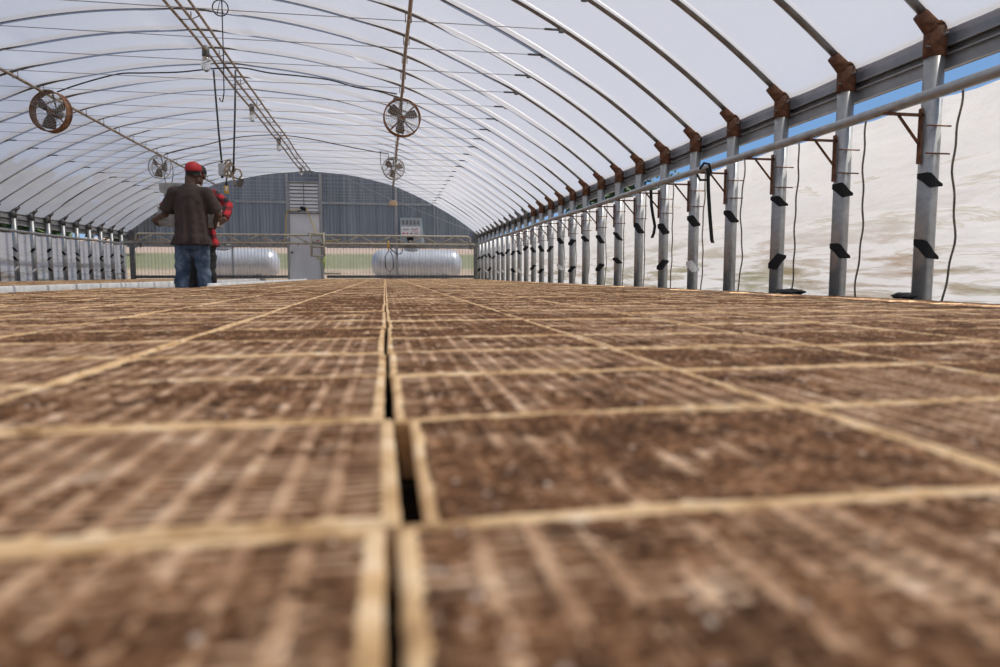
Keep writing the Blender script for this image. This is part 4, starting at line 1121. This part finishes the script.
# ------------------------------------------------------------------ outside
def ground_mat():
    m = mat('field_ground', rough=1.0, spec=.1); t = NT(m); v = t.coord((1, 1, 1))
    tc = t.add('ShaderNodeTexCoord'); sp = t.add('ShaderNodeSeparateXYZ'); t.link(tc.outputs['Object'], sp.inputs[0])
    g = t.ramp(t.noise(v, .9, 6), [(.35, (.10, .115, .045)), (.6, (.155, .160, .075)), (.75, (.25, .20, .12))])
    d = t.ramp(t.noise(v, .8, 5), [(.3, (.24, .175, .12)), (.7, (.34, .26, .19))])
    mr = t.add('ShaderNodeMapRange'); t.link(sp.outputs['Y'], mr.inputs['Value']); mr.inputs['From Min'].default_value = 30; mr.inputs['From Max'].default_value = 32.0
    mr2 = t.add('ShaderNodeMapRange'); t.link(sp.outputs['Y'], mr2.inputs['Value']); mr2.inputs['From Min'].default_value = 56; mr2.inputs['From Max'].default_value = 60
    c = t.mix(mr.outputs[0], d, g); c = t.mix(mr2.outputs[0], c, (.33, .245, .19))
    t.link(c, t.b.inputs['Base Color']); return m
M['ground'] = ground_mat()
gp = [(-60, FLOOR - .11), (25.5, FLOOR - .11), (27.5, -.10), (31, .28), (45, .95), (60, 1.9), (90, 3.6), (130, 6.6)]
vs = []; fs = []
for y, z in gp: vs += [(-170, y, z), (170, y, z)]
for i in range(len(gp) - 1): fs.append((2 * i, 2 * i + 1, 2 * i + 3, 2 * i + 2))
structure(MB().add(vs, fs, False), 'ground', 'ground', 'field of dry earth and grass rising beyond the end wall')
def gz(y):
    for (a, b), (c_, d_) in zip(gp, gp[1:]):
        if a <= y <= c_: return b + (d_ - b) * (y - a) / (c_ - a)
    return gp[-1][1]
def tank(cx, Y, L, r, zc, label):
    t = thing('propane_tank', (cx, Y, FLOOR - .11), label, 'tank', 'gas tanks outside')
    prof = []
    for i in range(9): a = pi / 2 * i / 8; prof.append((-L / 2 + r * .75 - r * .75 * cos(a), r * sin(a) + .001))
    prof += [(-p, q) for p, q in reversed(prof)]
    MB().tube([(cx + p, Y, zc) for p, q in prof], [q for p, q in prof], 32).build('body', 'tank', t)
    m = MB().tube([(cx - .15, Y, zc + r - .03), (cx - .15, Y, zc + r + .10), (cx - .15, Y, zc + r + .17), (cx - .15, Y, zc + r + .19)], [.27, .27, .21, .05], 20); m.build('dome', 'tank', t)
    for e in (-1, 1):
        MB().box((cx + e * L * .3, Y, (FLOOR - .11 + zc - r * .5) / 2), (.18, .75, zc - r * .5 - FLOOR + .11), bev=.02).build('leg', 'galv_dark', t)
    for e in (-1, 1): MB().ring((cx + e * L * .22, Y, zc + r), .05, .012, axis=(0, 1, 0), n=14).build('lifting_lug', 'tank', t)
tank(at(417, 264, 23.4).x, 23.4, 3.12, .50, .37, 'silver gas tank behind the lower end wall right of the door')
tank(at(231, 264, 23.4).x, 23.4, 3.12, .50, .37, 'silver gas tank behind the lower end wall beside the men')

M['leaf'] = noisy('dark_foliage', [(.3, (.018, .035, .012)), (.7, (.07, .11, .035))], 2.5, .8)
def tree(x, y, h, wd, label, seed):
    g0 = gz(y) - .1; t = thing('field_tree', (x, y, g0), label, 'tree', 'trees beyond the greenhouse')
    MB().tube([(x, y, g0), (x + .1, y, g0 + h * .35), (x, y, g0 + h * .6)], [.28, .2, .1], 8).build('trunk', 'trunk', t)
    rnd = random.Random(seed); vs = []; fs = []
    for i in range(900):
        u = rnd.uniform(-1, 1); a = rnd.uniform(0, 2 * pi); rr = rnd.uniform(.55, 1) ; q = sqrt(1 - u * u)
        lump = 1 + .3 * mnoise.noise(Vector((q * cos(a) * 2, q * sin(a) * 2, u * 2 + seed)))
        c = Vector((x + wd * q * cos(a) * rr * lump, y + wd * q * sin(a) * rr * lump, g0 + h * .56 + h * .44 * u * rr * lump))
        s = rnd.uniform(.18, .4); n = Vector((rnd.uniform(-1, 1), rnd.uniform(-1, 1), rnd.uniform(-1, 1))).normalized(); e1 = n.orthogonal().normalized() * s; e2 = n.cross(e1).normalized() * s * .7
        o = len(vs); vs += [c - e1, c + e2, c + e1 + n * s * .2, c - e2]; fs.append((o, o + 1, o + 2, o + 3))
    MB().add(vs, fs, False).build('crown', 'leaf', t)
names = ['first', 'second', 'third', 'fourth', 'fifth', 'sixth', 'seventh']
for i, (x, y, h, w) in enumerate(((24, 30, 5.2, 3.2), (29, 43, 6.2, 3.6), (20, 38, 5.4, 3.4), (25, 57, 7.5, 4.2), (17, 50, 6.2, 3.4), (31, 34.5, 5.2, 3.0))):
    tree(x, y, h, w, 'dark green tree beyond the right curtain, %s from the house' % names[i], i + 1)
for i, (x, y) in enumerate(((-16.5, 34), (-21.5, 44), (-19, 52))):
    tree(x, y, 5.0 + .6 * i, 2.6 + .3 * i, 'dark tree beyond the left curtain, %s from the house' % names[i], i + 40)

# ------------------------------------------------------------------ light
w = bpy.data.worlds.new('world'); S.world = w; w.use_nodes = True; n = w.node_tree.nodes
lk = w.node_tree.links
tcw = n.new('ShaderNodeTexCoord'); sx = n.new('ShaderNodeSeparateXYZ'); lk.new(tcw.outputs['Generated'], sx.inputs[0])
rp = n.new('ShaderNodeValToRGB'); e = rp.color_ramp.elements; lk.new(sx.outputs['Z'], rp.inputs['Fac'])
e[0].position = 0; e[0].color = (.34, .50, .72, 1); e[1].position = 1; e[1].color = (.15, .24, .42, 1)
q = e.new(.12); q.color = (.16, .31, .56, 1)
lk.new(rp.outputs['Color'], n['Background'].inputs['Color']); n['Background'].inputs['Strength'].default_value = .85
sun = bpy.data.lights.new('sun', 'SUN'); sun.energy = 5.9; sun.angle = radians(.6); sun.color = (1, .94, .86)
so = bpy.data.objects.new('sun', sun); COL.objects.link(so)
so.rotation_euler = Vector((-.50, .02, -.86)).to_track_quat('-Z', 'Y').to_euler()
S.view_settings.view_transform = 'Standard'; S.view_settings.look = 'None'; S.view_settings.gamma = 1; S.view_settings.use_curve_mapping = False
S.view_settings.exposure = .55
c = S.cycles; c.max_bounces = 10; c.diffuse_bounces = 6; c.glossy_bounces = 4; c.transmission_bounces = 8; c.transparent_max_bounces = 12
c.use_denoising = True; c.sample_clamp_indirect = 6

# lift everything so the floor sits at z = 0
for o in list(S.objects):
    if o.parent is None and o.type != 'LIGHT': o.location.z += CAM_H
